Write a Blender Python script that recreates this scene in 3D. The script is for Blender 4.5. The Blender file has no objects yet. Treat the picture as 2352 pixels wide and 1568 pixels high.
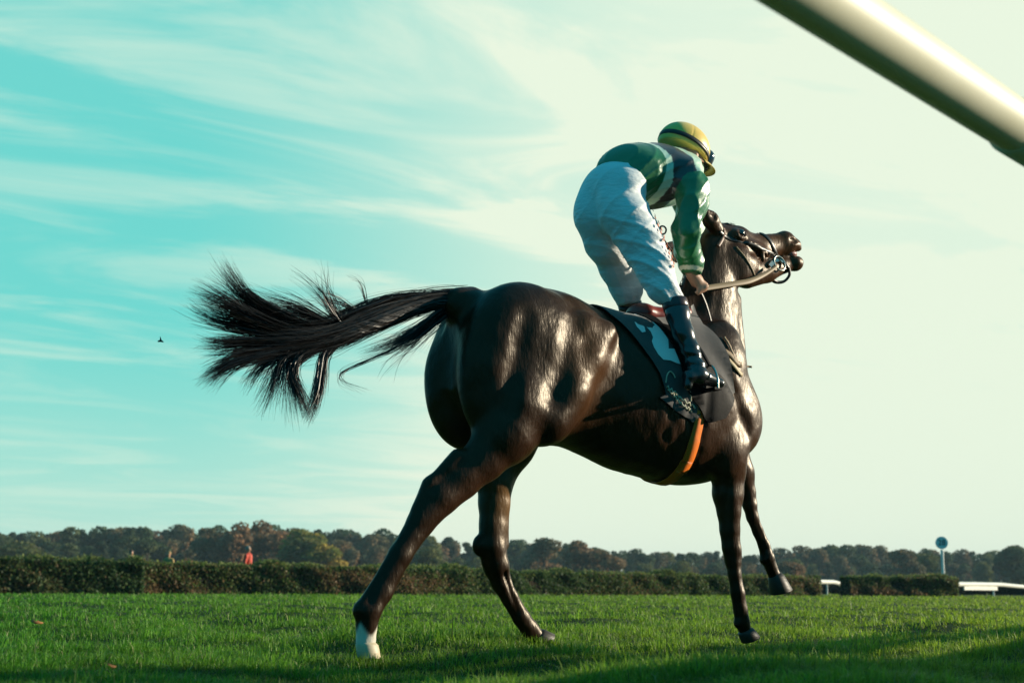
import bpy, math, random
import numpy as np
from mathutils import Vector, Matrix
from mathutils.geometry import delaunay_2d_cdt
random.seed(7); rng = np.random.default_rng(7)
sc = bpy.context.scene
COL = sc.collection
rad = math.radians

# ---------------------------------------------------------------- camera
FPX, CX, CY = 3267., 1176., 784.          # measuring grid of the photograph (2352 wide), 50 mm lens
HZ, ROLL, CAMH = 1347., .0075, .28
pit = math.atan((HZ-CY)/FPX)
_f = np.array([0, math.cos(pit), math.sin(pit)]); _u = np.array([0, -math.sin(pit), math.cos(pit)]); _r = np.array([1., 0, 0])
CR = math.cos(ROLL)*_r+math.sin(ROLL)*_u; CU = math.cos(ROLL)*_u-math.sin(ROLL)*_r; CF = _f
CAM = np.array([0, 0, CAMH])
cd = bpy.data.cameras.new('camera'); cam = bpy.data.objects.new('camera', cd); COL.objects.link(cam)
cd.lens = 50.0; cd.sensor_width = 36.0; cd.clip_start = .05; cd.clip_end = 5000
cam.matrix_world = Matrix([[CR[0], CU[0], -CF[0], 0], [CR[1], CU[1], -CF[1], 0], [CR[2], CU[2], -CF[2], CAMH], [0, 0, 0, 1]])
cd.dof.use_dof = True; cd.dof.focus_distance = 6.8; cd.dof.aperture_fstop = 4.5
sc.camera = cam

# ---------------------------------------------------------------- sky, sun, exposure
SUN_EL, SUN_AZ = rad(14.5), rad(13)         # azimuth measured from +X towards +Y
SUN = Vector((math.cos(SUN_EL)*math.cos(SUN_AZ), math.cos(SUN_EL)*math.sin(SUN_AZ), math.sin(SUN_EL)))
w = bpy.data.worlds.new('World'); sc.world = w; w.use_nodes = True
nt = w.node_tree; nt.nodes.clear(); N = nt.nodes.new; L = nt.links.new
out = N('ShaderNodeOutputWorld'); bg = N('ShaderNodeBackground'); L(bg.outputs[0], out.inputs[0]); bg.inputs[1].default_value = .1
sky = N('ShaderNodeTexSky'); sky.sky_type = 'NISHITA'; sky.sun_disc = False
sky.sun_elevation = SUN_EL; sky.sun_rotation = math.pi/2-SUN_AZ; sky.air_density = 1.0; sky.dust_density = 1.5; sky.ozone_density = 1.0
def vmath(op, a, b):
    n = N('ShaderNodeVectorMath'); n.operation = op
    for i, x in enumerate((a, b)):
        if isinstance(x, tuple): n.inputs[i].default_value = x
        else: L(x, n.inputs[i])
    return n.outputs[1] if op == 'DOT_PRODUCT' else n.outputs[0]
def fmath(op, a, b=0., c=0., clamp=False):
    n = N('ShaderNodeMath'); n.operation = op; n.use_clamp = clamp
    for i, x in enumerate((a, b, c)):
        if isinstance(x, (int, float)): n.inputs[i].default_value = x
        else: L(x, n.inputs[i])
    return n.outputs[0]
def mapr(x, a, b, c=0., d=1., smooth=True):
    n = N('ShaderNodeMapRange'); n.interpolation_type = 'SMOOTHSTEP' if smooth else 'LINEAR'
    L(x, n.inputs[0])
    for i, v in enumerate((a, b, c, d)): n.inputs[1+i].default_value = v
    return n.outputs[0]
def mixc(f, a, b):
    n = N('ShaderNodeMix'); n.data_type = 'RGBA'
    if isinstance(f, (int, float)): n.inputs[0].default_value = f
    else: L(f, n.inputs[0])
    for i, x in ((6, a), (7, b)):
        if isinstance(x, tuple): n.inputs[i].default_value = (*x, 1)
        else: L(x, n.inputs[i])
    return n.outputs[2]
tc = N('ShaderNodeTexCoord'); D = tc.outputs['Generated']
CREAM = (6.3, 7.1, 5.75); TEAL = (1.3, 5.6, 5.2); DEEP = (.12, 2.0, 3.0)
tint = vmath('MULTIPLY', sky.outputs[0], (.5, 1.2, .85))
sunny = vmath('DOT_PRODUCT', D, tuple(SUN))
base = mixc(.85, tint, TEAL)
# thin veil of cirrus: direction projected onto a cloud plane
sep = N('ShaderNodeSeparateXYZ'); L(D, sep.inputs[0])
zz = fmath('MAXIMUM', fmath('ADD', sep.outputs[2], .12), .05)
cmb = N('ShaderNodeCombineXYZ'); L(fmath('DIVIDE', sep.outputs[0], zz), cmb.inputs[0]); L(fmath('DIVIDE', sep.outputs[1], zz), cmb.inputs[1])
mq = N('ShaderNodeMapping'); L(cmb.outputs[0], mq.inputs[0]); mq.inputs['Rotation'].default_value = (0, 0, rad(64))
mp = N('ShaderNodeMapping'); L(mq.outputs[0], mp.inputs[0]); mp.inputs['Scale'].default_value = (1.2, .5, 1)
mp.inputs['Location'].default_value = (3.1, 1.7, 0)
nz = N('ShaderNodeTexNoise'); L(mp.outputs[0], nz.inputs['Vector']); nz.inputs['Scale'].default_value = 2.5; nz.inputs['Detail'].default_value = 9; nz.inputs['Roughness'].default_value = .58; nz.inputs['Distortion'].default_value = .9
nz2 = N('ShaderNodeTexNoise'); L(mp.outputs[0], nz2.inputs['Vector']); nz2.inputs['Scale'].default_value = .62; nz2.inputs['Detail'].default_value = 3
cl = fmath('MULTIPLY', mapr(nz.outputs[0], .42, .66), mapr(nz2.outputs[0], .36, .60, .45, 1.))
veil = fmath('MULTIPLY', mapr(sep.outputs[0], -.24, .14), fmath('ADD', .88, fmath('MULTIPLY', mapr(nz.outputs[0], .36, .60), .22)))
low = mapr(sep.outputs[2], .0, .19, .5, .0)
cov = fmath('ADD', fmath('ADD', fmath('MULTIPLY', fmath('MULTIPLY', cl, .5), mapr(sep.outputs[2], .02, .2, .35, 1.)), low), veil, clamp=True)
skyc = mixc(cov, base, CREAM)
front = fmath('MULTIPLY', mapr(sep.outputs[1], .45, .86, 0., 1.), mapr(sep.outputs[2], .42, .62, 1., .05))
skyc = mixc(front, DEEP, skyc)             # outside the view the sky is set to deep teal, to lower the fill
L(vmath('MINIMUM', skyc, (6.35, 7.15, 5.8)), bg.inputs[0])

sd = bpy.data.lights.new('sun', 'SUN'); so = bpy.data.objects.new('sun', sd); COL.objects.link(so)
sd.energy = 5.0; sd.angle = rad(.55); sd.color = (1., .88, .68)
so.rotation_euler = SUN.to_track_quat('Z', 'Y').to_euler()
sc.view_settings.view_transform = 'Standard'; sc.view_settings.look = 'None'; sc.view_settings.exposure = .4; sc.view_settings.gamma = 1
sc.cycles.use_denoising = True; sc.cycles.max_bounces = 8; sc.cycles.transparent_max_bounces = 8

# ---------------------------------------------------------------- projection helpers
def ray(px, py): return FPX*CF+(px-CX)*CR-(py-CY)*CU
def ground(px, py, z=0.):
    d = ray(px, py); return CAM+d*((z-CAMH)/d[2])
def at_y(px, py, y):
    d = ray(px, py); return CAM+d*(y/d[1])
def scale_at(p): return FPX/((np.asarray(p)-CAM)@CF)
TH = rad(34)                               # the horse's heading
HH = np.array([math.cos(TH), math.sin(TH), 0]); HR = np.array([math.sin(TH), -math.cos(TH), 0]); HL = -HR
HO = ground(840, 1508)-.11*HR; HO[2] = 0
def to_loc(p): q = np.asarray(p)-HO; return np.array([q@HH, q@HL, q[2]])
def to_w(q): return HO+q[0]*HH+q[1]*HL+np.array([0, 0, q[2]])
def hp(px, py, w):                         # point of the sagittal plane w metres to the horse's right
    d = ray(px, py); t = ((HO+w*HR-CAM)@HR)/(d@HR); return to_loc(CAM+t*d)
def hs(px, py, w):
    d = ray(px, py); t = ((HO+w*HR-CAM)@HR)/(d@HR); return FPX/((t*d)@CF)
RC = to_loc(CAM)
def rdir(px, py):
    d = ray(px, py); d = d/np.linalg.norm(d); return np.array([d@HH, d@HL, d[2]])

# ---------------------------------------------------------------- materials
def mat(name, color, rough=.6, spec=.5, metal=0., bump=None, var=None, sheen=0., coat=0., attr=None, aniso=None, transl=None):
    m = bpy.data.materials.new(name); m.use_nodes = True; t = m.node_tree; b = t.nodes['Principled BSDF']
    b.inputs['Base Color'].default_value = (*color, 1); b.inputs['Roughness'].default_value = rough
    b.inputs['Specular IOR Level'].default_value = spec; b.inputs['Metallic'].default_value = metal
    b.inputs['Sheen Weight'].default_value = sheen; b.inputs['Coat Weight'].default_value = coat
    b.inputs['Coat Roughness'].default_value = .15
    tcn = t.nodes.new('ShaderNodeTexCoord'); src = None
    if attr:
        a = t.nodes.new('ShaderNodeAttribute'); a.attribute_name = attr; src = a.outputs['Color']
    if var:
        sc_, amt, col2 = var
        n = t.nodes.new('ShaderNodeTexNoise'); n.inputs['Scale'].default_value = sc_; n.inputs['Detail'].default_value = 6
        t.links.new(tcn.outputs['Object'], n.inputs['Vector'])
        r = t.nodes.new('ShaderNodeMapRange'); r.inputs[1].default_value = .35; r.inputs[2].default_value = .65; r.inputs[4].default_value = amt
        t.links.new(n.outputs[0], r.inputs[0])
        x = t.nodes.new('ShaderNodeMix'); x.data_type = 'RGBA'; t.links.new(r.outputs[0], x.inputs[0])
        if src: t.links.new(src, x.inputs[6])
        else: x.inputs[6].default_value = (*color, 1)
        x.inputs[7].default_value = (*col2, 1); src = x.outputs[2]
    if src: t.links.new(src, b.inputs['Base Color'])
    prev = None
    for bp in (bump or []):
        scl, st, dist = bp[:3]
        n = t.nodes.new('ShaderNodeTexNoise'); n.inputs['Scale'].default_value = 1.; n.inputs['Detail'].default_value = 1.2 if dist >= .02 else 5
        mpn = t.nodes.new('ShaderNodeMapping'); mpn.inputs['Scale'].default_value = scl if isinstance(scl, tuple) else (scl,)*3
        if len(bp) > 3: mpn.inputs['Rotation'].default_value = bp[3]
        t.links.new(tcn.outputs['Object'], mpn.inputs[0]); t.links.new(mpn.outputs[0], n.inputs['Vector'])
        k = t.nodes.new('ShaderNodeBump'); k.inputs['Strength'].default_value = st; k.inputs['Distance'].default_value = dist
        t.links.new(n.outputs[0], k.inputs['Height'])
        if prev: t.links.new(prev.outputs[0], k.inputs['Normal'])
        prev = k
    if prev: t.links.new(prev.outputs[0], b.inputs['Normal'])
    if transl:
        tr = t.nodes.new('ShaderNodeBsdfTranslucent'); mx = t.nodes.new('ShaderNodeMixShader'); mx.inputs[0].default_value = transl
        if src: t.links.new(src, tr.inputs[0])
        else: tr.inputs[0].default_value = (*color, 1)
        t.links.new(b.outputs[0], mx.inputs[1]); t.links.new(tr.outputs[0], mx.inputs[2])
        t.links.new(mx.outputs[0], t.nodes['Material Output'].inputs[0])
    return m

# ---------------------------------------------------------------- objects
def link(o, parent=None):
    COL.objects.link(o)
    if parent is not None: o.parent = parent
    return o
def tag(o, label=None, cat=None, group=None, kind=None):
    for k, v in (('label', label), ('category', cat), ('group', group), ('kind', kind)):
        if v: o[k] = v
    return o
def empty(name, loc, rz=0., label=None, cat=None, group=None):
    o = bpy.data.objects.new(name, None); o.location = loc; o.rotation_euler = (0, 0, rz); o.empty_display_size = .1
    link(o); return tag(o, label, cat, group)
def mesh(name, V, Fc, m, parent=None, smooth=True, mi=None, colors=None):
    me = bpy.data.meshes.new(name); V = np.asarray(V, np.float32)
    if isinstance(Fc, np.ndarray):
        k = Fc.shape[1]; me.vertices.add(len(V)); me.vertices.foreach_set('co', V.ravel())
        me.loops.add(Fc.size); me.loops.foreach_set('vertex_index', Fc.astype(np.int32).ravel())
        me.polygons.add(len(Fc)); me.polygons.foreach_set('loop_start', np.arange(0, Fc.size, k, dtype=np.int32))
        me.polygons.foreach_set('loop_total', np.full(len(Fc), k, np.int32))
    else:
        me.from_pydata(V.tolist(), [], [tuple(int(i) for i in f) for f in Fc])
    me.polygons.foreach_set('use_smooth', np.full(len(me.polygons), smooth))
    for x in (m if isinstance(m, (list, tuple)) else [m]): me.materials.append(x)
    if mi is not None: me.polygons.foreach_set('material_index', np.asarray(mi, np.int32))
    if colors is not None:
        a = me.color_attributes.new('tone', 'FLOAT_COLOR', 'POINT')
        c = np.ones((len(V), 4), np.float32); c[:, :3] = colors; a.data.foreach_set('color', c.ravel())
    me.update(calc_edges=True); me.validate()
    return link(bpy.data.objects.new(name, me), parent)
class MB:
    """collects faces for one mesh"""
    def __init__(s): s.V = []; s.F = []
    def add(s, V, F):
        o = len(s.V); s.V += [tuple(map(float, v)) for v in V]; s.F += [tuple(i+o for i in f) for f in F]; return s
    def tube(s, pts, r, n=10, cap=True, flat=None, up=(0, 0, 1)):
        P = [np.asarray(p, float) for p in pts]; R = r if hasattr(r, '__len__') else [r]*len(P)
        V = []; u = np.asarray(up, float)
        for i, p in enumerate(P):
            t = P[min(i+1, len(P)-1)]-P[max(i-1, 0)]; t = t/(np.linalg.norm(t)+1e-9)
            a = u-t*(u@t)
            if np.linalg.norm(a) < .05: a = np.array([1., .2, .1])-t*(np.array([1., .2, .1])@t)
            a /= np.linalg.norm(a); u = a; b = np.cross(t, a)
            for j in range(n):
                q = 2*math.pi*j/n; fa = flat if flat else 1.
                V.append(p+R[i]*(math.cos(q)*a*fa+math.sin(q)*b))
        Fs = [(i*n+j, i*n+(j+1) % n, (i+1)*n+(j+1) % n, (i+1)*n+j) for i in range(len(P)-1) for j in range(n)]
        if cap:                            # caps on vertices of their own, so the wall keeps its normals
            e = len(V); V += V[:n]+V[e-n:e]; Fs += [tuple(range(e, e+n))[::-1], tuple(range(e+n, e+2*n))]
        return s.add(V, Fs)
    def strap(s, pts, nrm, width, thick):
        """a flat strap along pts lying against a surface with normals nrm"""
        P = [np.asarray(p, float) for p in pts]; V = []
        for i, p in enumerate(P):
            t = P[min(i+1, len(P)-1)]-P[max(i-1, 0)]; t /= np.linalg.norm(t)+1e-9
            n = np.asarray(nrm[i], float); n = n-t*(n@t); n /= np.linalg.norm(n)+1e-9; b = np.cross(t, n)
            hw = (width[i] if hasattr(width, '__len__') else width)/2
            V += [p-b*hw, p+b*hw, p+b*hw*.8+n*thick, p-b*hw*.8+n*thick]
        Fs = [(i*4+j, i*4+(j+1) % 4, (i+1)*4+(j+1) % 4, (i+1)*4+j) for i in range(len(P)-1) for j in range(4)]
        e = (len(P)-1)*4
        return s.add(V, Fs+[(3, 2, 1, 0), (e, e+1, e+2, e+3)])
    def box(s, c, h, rz=0.):
        cs, sn = math.cos(rz), math.sin(rz); V = []
        for x in (-1, 1):
            for y in (-1, 1):
                for z in (-1, 1):
                    a, b = x*h[0], y*h[1]; V.append((c[0]+a*cs-b*sn, c[1]+a*sn+b*cs, c[2]+z*h[2]))
        return s.add(V, [(0, 1, 3, 2), (4, 6, 7, 5), (0, 4, 5, 1), (2, 3, 7, 6), (0, 2, 6, 4), (1, 5, 7, 3)])
    def build(s, name, m, parent=None, smooth=True): return mesh(name, s.V, s.F, m, parent, smooth)
def smoothline(P, n):
    P = np.asarray(P, float); k = len(P); ts = np.linspace(0, k-1, n); o = []
    for t in ts:
        i = min(int(t), k-2); f = t-i
        p0, p1, p2, p3 = P[max(i-1, 0)], P[i], P[i+1], P[min(i+2, k-1)]
        o.append(.5*((2*p1)+(-p0+p2)*f+(2*p0-5*p1+4*p2-p3)*f*f+(-p0+3*p1-3*p2+p3)*f**3))
    return np.array(o)

# ---------------------------------------------------------------- distance-field sculpting
class SDF:
    def __init__(s, lo, hi, v):
        s.lo = np.array(lo, float); s.v = v; s.n = np.ceil((np.array(hi)-s.lo)/v).astype(int)+1
        s.f = np.full(s.n, .3, np.float32)
    def blk(s, lo, hi):
        i0 = np.clip(np.floor((lo-s.lo)/s.v).astype(int), 0, s.n-1); i1 = np.clip(np.ceil((hi-s.lo)/s.v).astype(int)+1, 1, s.n)
        sl = tuple(slice(a, b) for a, b in zip(i0, i1))
        ax = [(s.lo[k]+s.v*np.arange(i0[k], i1[k])).astype(np.float32) for k in range(3)]
        return sl, ax[0][:, None, None], ax[1][None, :, None], ax[2][None, None, :]
    def comb(s, sl, d, k, op):
        g = s.f[sl]
        if op == 'u':
            h = np.clip(.5+.5*(g-d)/k, 0, 1); s.f[sl] = g+(d-g)*h-k*h*(1-h)
        elif op == 's':
            h = np.clip(.5-.5*(g+d)/k, 0, 1); s.f[sl] = g+(-d-g)*h+k*h*(1-h)
    def cap(s, a, b, ra, rb, k=.02, fl=1., op='u'):
        a = np.asarray(a, float); b = np.asarray(b, float); pad = max(ra, rb)+k+.03
        sl, X, Y, Z = s.blk(np.minimum(a, b)-pad, np.maximum(a, b)+pad)
        ba = b-a; ba[1] /= fl; L2 = ba@ba+1e-12
        px, py, pz = X-a[0], (Y-a[1])/fl, Z-a[2]
        t = np.clip((px*ba[0]+py*ba[1]+pz*ba[2])/L2, 0, 1)
        d = np.sqrt((px-t*ba[0])**2+(py-t*ba[1])**2+(pz-t*ba[2])**2)-(ra+t*(rb-ra))
        s.comb(sl, d*(.5+.5*min(fl, 1)), k, op)
    def chain(s, pts, k=.02, fl=1.):
        for (a, ra), (b, rb) in zip(pts[:-1], pts[1:]): s.cap(a, b, ra, rb, k, fl)
    def ell(s, c, r, k=.03, R=None, op='u'):
        c = np.asarray(c, float); r = np.asarray(r, float); pad = max(r)+k+.03
        sl, X, Y, Z = s.blk(c-pad, c+pad); p = [X-c[0], Y-c[1], Z-c[2]]
        if R is not None: p = [R[i][0]*p[0]+R[i][1]*p[1]+R[i][2]*p[2] for i in range(3)]
        k0 = np.sqrt(sum((p[i]/r[i])**2 for i in range(3))); k1 = np.sqrt(sum((p[i]/r[i]**2)**2 for i in range(3)))+1e-6
        s.comb(sl, k0*(k0-1)/k1, k, op)
    def loft(s, secs):
        """secs: x, z top, z bottom, half width (superellipse trunk)"""
        S = np.array(secs); x0, x1 = S[0, 0], S[-1, 0]
        sl, X, Y, Z = s.blk(np.array([x0-.12, -.45, .4]), np.array([x1+.12, .45, 2.]))
        xs = X[:, 0, 0]; xc = np.clip(xs, x0, x1); fine = smoothline(S, 400)
        f = [np.interp(xc, fine[:, 0], fine[:, i]) for i in (1, 2, 3)]
        zc = ((f[0]+f[1])/2)[:, None, None]; b = ((f[0]-f[1])/2)[:, None, None]; a = f[2][:, None, None]
        yy = Y/a; z = (Z-zc)/b
        e = np.sqrt(yy**2+z**2)+1e-6; g = np.sqrt((yy/a)**2+(z/b)**2)+1e-6
        d = e*(e-1)/g; ex = (xs-xc)[:, None, None]
        d = np.where(np.abs(ex) > 0, np.sqrt(np.maximum(d, 0)**2+ex**2), d)
        s.comb(sl, d.astype(np.float32), .02, 'u')
    def at(s, P):
        q = (np.asarray(P)-s.lo)/s.v; q = np.clip(q, 0, s.n-1.001); i = q.astype(int); f = q-i; r = 0
        for dx in (0, 1):
            for dy in (0, 1):
                for dz in (0, 1):
                    wgt = (f[..., 0] if dx else 1-f[..., 0])*(f[..., 1] if dy else 1-f[..., 1])*(f[..., 2] if dz else 1-f[..., 2])
                    r = r+wgt*s.f[i[..., 0]+dx, i[..., 1]+dy, i[..., 2]+dz]
        return r
    def grad(s, P):
        e = s.v; P = np.asarray(P, float)
        g = np.stack([s.at(P+np.eye(3)[i]*e)-s.at(P-np.eye(3)[i]*e) for i in range(3)], -1)
        return g/(np.linalg.norm(g, axis=-1, keepdims=True)+1e-9)
    def hit(s, px, py, off=0.):
        """where the sight line through a photo point meets this surface; the nearest pass if it misses"""
        d = rdir(px, py); ts = np.arange(4., 11., .004); P = RC+ts[:, None]*d
        ok = np.all((P > s.lo) & (P < s.lo+s.v*(s.n-1)), axis=1); v = np.where(ok, s.at(P), 9.)
        i = np.argmax(v < 0) if (v < 0).any() else np.argmin(v)
        p = P[i]; n = s.grad(p)
        return p-n*s.at(p)+n*off, n
    def mesh(s, lap=2):
        f = s.f; ins = f < 0; n = s.n
        c = np.zeros(n-1, np.int8)
        for dx in (0, 1):
            for dy in (0, 1):
                for dz in (0, 1): c += ins[dx:n[0]-1+dx, dy:n[1]-1+dy, dz:n[2]-1+dz]
        m = (c > 0) & (c < 8); idx = np.full(n-1, -1, np.int32); I = np.argwhere(m); idx[m] = np.arange(len(I))
        acc = np.zeros((len(I), 3)); cnt = np.zeros(len(I))
        cor = [(a, b, d) for a in (0, 1) for b in (0, 1) for d in (0, 1)]
        val = {q: f[I[:, 0]+q[0], I[:, 1]+q[1], I[:, 2]+q[2]].astype(float) for q in cor}
        for q in cor:
            for ax in range(3):
                if q[ax] == 0:
                    q2 = list(q); q2[ax] = 1; q2 = tuple(q2); a, b = val[q], val[q2]; x = (a < 0) != (b < 0)
                    t = np.where(x, a/np.where(x, a-b, 1), 0); p = np.tile(np.array(q, float), (len(I), 1)); p[:, ax] = t
                    acc[x] += p[x]; cnt[x] += 1
        V = s.lo+s.v*(I+acc/cnt[:, None]); Q = []
        for ax in range(3):
            u, w_ = [k for k in range(3) if k != ax]
            a = np.take(ins, range(n[ax]-1), ax); b = np.take(ins, range(1, n[ax]), ax)
            E = np.argwhere(a != b); E = E[(E[:, u] > 0) & (E[:, w_] > 0) & (E[:, u] < n[u]-1) & (E[:, w_] < n[w_]-1)]
            sgn = a[tuple(E.T)]
            def g(du, dw):
                e = E.copy(); e[:, u] += du; e[:, w_] += dw; return idx[tuple(e.T)]
            q = np.stack([g(-1, -1), g(0, -1), g(0, 0), g(-1, 0)], 1)
            fl = sgn if ax != 1 else ~sgn
            q[~fl] = q[~fl][:, ::-1]; Q.append(q)
        Q = np.concatenate(Q); Q = Q[(Q >= 0).all(1)]
        for _ in range(lap):
            S = np.zeros_like(V); k = np.zeros(len(V))
            for i in range(4):
                a, b = Q[:, i], Q[:, (i+1) % 4]
                for d in range(3):
                    S[:, d] += np.bincount(a, V[b, d], len(V))+np.bincount(b, V[a, d], len(V))
                k += np.bincount(a, minlength=len(V))+np.bincount(b, minlength=len(V))
            V = V*.4+.6*S/np.maximum(k, 1)[:, None]
        return V, Q
def wob(P, seed, freq):
    """cheap smooth noise"""
    r = np.random.default_rng(seed); o = 0
    for i in range(6):
        k = r.normal(size=3); k = k/np.linalg.norm(k)*freq*r.uniform(.6, 1.6); o = o+np.sin(P@k+r.uniform(0, 6.28))
    return o/2.4

# ================================================================ SETTING
M_soil = mat('turf_soil', (.018, .04, .010), .95, .1, var=(3., 1., (.032, .068, .014)))
def gz(x, y):
    return .055*np.sin(x*2.3+1.1*np.sin(y*.8))*np.sin(y*1.7+.5*x)+.026*np.sin(x*1.3+y*.7+1.)*np.sin(y*1.5-.4*x)+.018*np.sin(3.1*x+.9*y)*np.sin(2.3*y+2)+.02*np.sin(.35*x-.2*y+.5)+.008*np.sin(6.5*x+2*np.sin(y*2))*np.sin(5*y+x)
ys = np.concatenate([np.linspace(-6, 3, 20), np.geomspace(3.2, 60, 150), np.geomspace(66, 1380, 30)])
us = np.linspace(-1, 1, 161)
GX = us[None, :]*np.minimum(8+ys.clip(0)[:, None]*.9, 780); GY = np.repeat(ys[:, None], len(us), 1)
fade = np.clip((40-GY)/25, 0, 1); GZ = gz(GX, GY)*fade-.012
n0, n1 = GX.shape; ii = np.arange(n0*n1).reshape(n0, n1)
FQ = np.stack([ii[:-1, :-1], ii[:-1, 1:], ii[1:, 1:], ii[1:, :-1]], -1).reshape(-1, 4)
g = mesh('ground', np.stack([GX, GY, GZ], -1).reshape(-1, 3), FQ, M_soil); g['kind'] = 'structure'

# turf: individual blades
def turf():
    n = 500000
    u = rng.random(n); e = .9; y0, y1 = 3.4, 75.
    y = (y0**-e+u*(y1**-e-y0**-e))**(-1/e)
    x = (rng.random(n)*2-1)*(.47*y+1.6)
    feet = [(to_w(hp(px, py, wv)), k) for px, py, wv, k in ((838, 1510, .12, 500), (1256, 1483, -.12, 400), (1719, 1470, .13, 450))]; i0 = 0
    for f_, k in feet:                     # longer tufts pressed up around the planted feet
        x[i0:i0+k] = f_[0]+rng.normal(0, .075, k); y[i0:i0+k] = f_[1]+rng.normal(-.035, .06, k); i0 += k
    z = gz(x, y)*np.clip((40-y)/25, 0, 1)-.014
    clump = .5+.5*wob(np.stack([x, y, 0*x], 1), 3, 9.)+.25*wob(np.stack([x, y, 0*x], 1), 4, 26.)
    h = (.017+.026*rng.random(n)**1.5)*(.45+1.3*np.clip(clump, 0, 1.3)); tall = rng.random(n) < .010; h[tall] *= 1.5; h[:i0] = np.maximum(h[:i0], .038+.028*rng.random(i0))
    h *= 1+.012*y
    wd = np.maximum(.0026, .00060*y)*(.7+.7*rng.random(n)); wd[tall] *= 1.3
    az = rng.random(n)*2*np.pi; lean = rng.normal(0, 1.2, n); face = az+np.pi/2+rng.normal(0, .6, n)
    la = np.stack([np.cos(az), np.sin(az)], 1); fa = np.stack([np.cos(face), np.sin(face)], 1)
    B = np.stack([x, y, z], 1); V = np.zeros((n, 5, 3))
    W3 = np.concatenate([fa*wd[:, None], np.zeros((n, 1))], 1)
    mid = B.copy(); mid[:, :2] += la*(lean*h*.35)[:, None]; mid[:, 2] += h*.6
    tip = B.copy(); tip[:, :2] += la*(lean*h*1.0)[:, None]; tip[:, 2] += h*(1-.25*np.minimum(abs(lean), 1))
    V[:, 0] = B-W3*.5; V[:, 1] = B+W3*.5; V[:, 2] = mid+W3*.42; V[:, 3] = mid-W3*.42; V[:, 4] = tip
    i = np.arange(n)[:, None]*5
    T = np.concatenate([i+np.array([[0, 1, 2]]), i+np.array([[0, 2, 3]]), i+np.array([[3, 2, 4]])])
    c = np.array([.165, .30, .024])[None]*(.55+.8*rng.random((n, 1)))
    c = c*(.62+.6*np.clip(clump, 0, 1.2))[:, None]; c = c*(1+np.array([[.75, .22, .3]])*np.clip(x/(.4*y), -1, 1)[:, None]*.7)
    dry = rng.random(n) < .035; c[dry] = np.array([.36, .38, .15])*(.6+.7*rng.random((dry.sum(), 1)))
    c[tall] = np.array([.13, .19, .05])*(.7+.6*rng.random((tall.sum(), 1)))
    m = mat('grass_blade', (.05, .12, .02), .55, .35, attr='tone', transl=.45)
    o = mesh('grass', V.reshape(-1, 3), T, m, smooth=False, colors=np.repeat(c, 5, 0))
    tag(o, 'short green racecourse turf covering the whole foreground', 'grass', kind='stuff')
turf()

# leaf cloud used by hedges and trees
def leaf_cards(P, Nn, size, jit=.9):
    n = len(P); nr = Nn+rng.normal(0, jit, (n, 3)); nr /= np.linalg.norm(nr, axis=1, keepdims=True)
    a = np.cross(nr, rng.normal(size=(n, 3))); a /= np.linalg.norm(a, axis=1, keepdims=True); b = np.cross(nr, a)
    s = (size*(.6+.8*rng.random(n)))[:, None]
    V = np.stack([P-a*s, P-b*s*.62, P+a*s, P+b*s*.62], 1).reshape(-1, 3)
    return V, np.arange(4*n).reshape(-1, 4)

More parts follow.
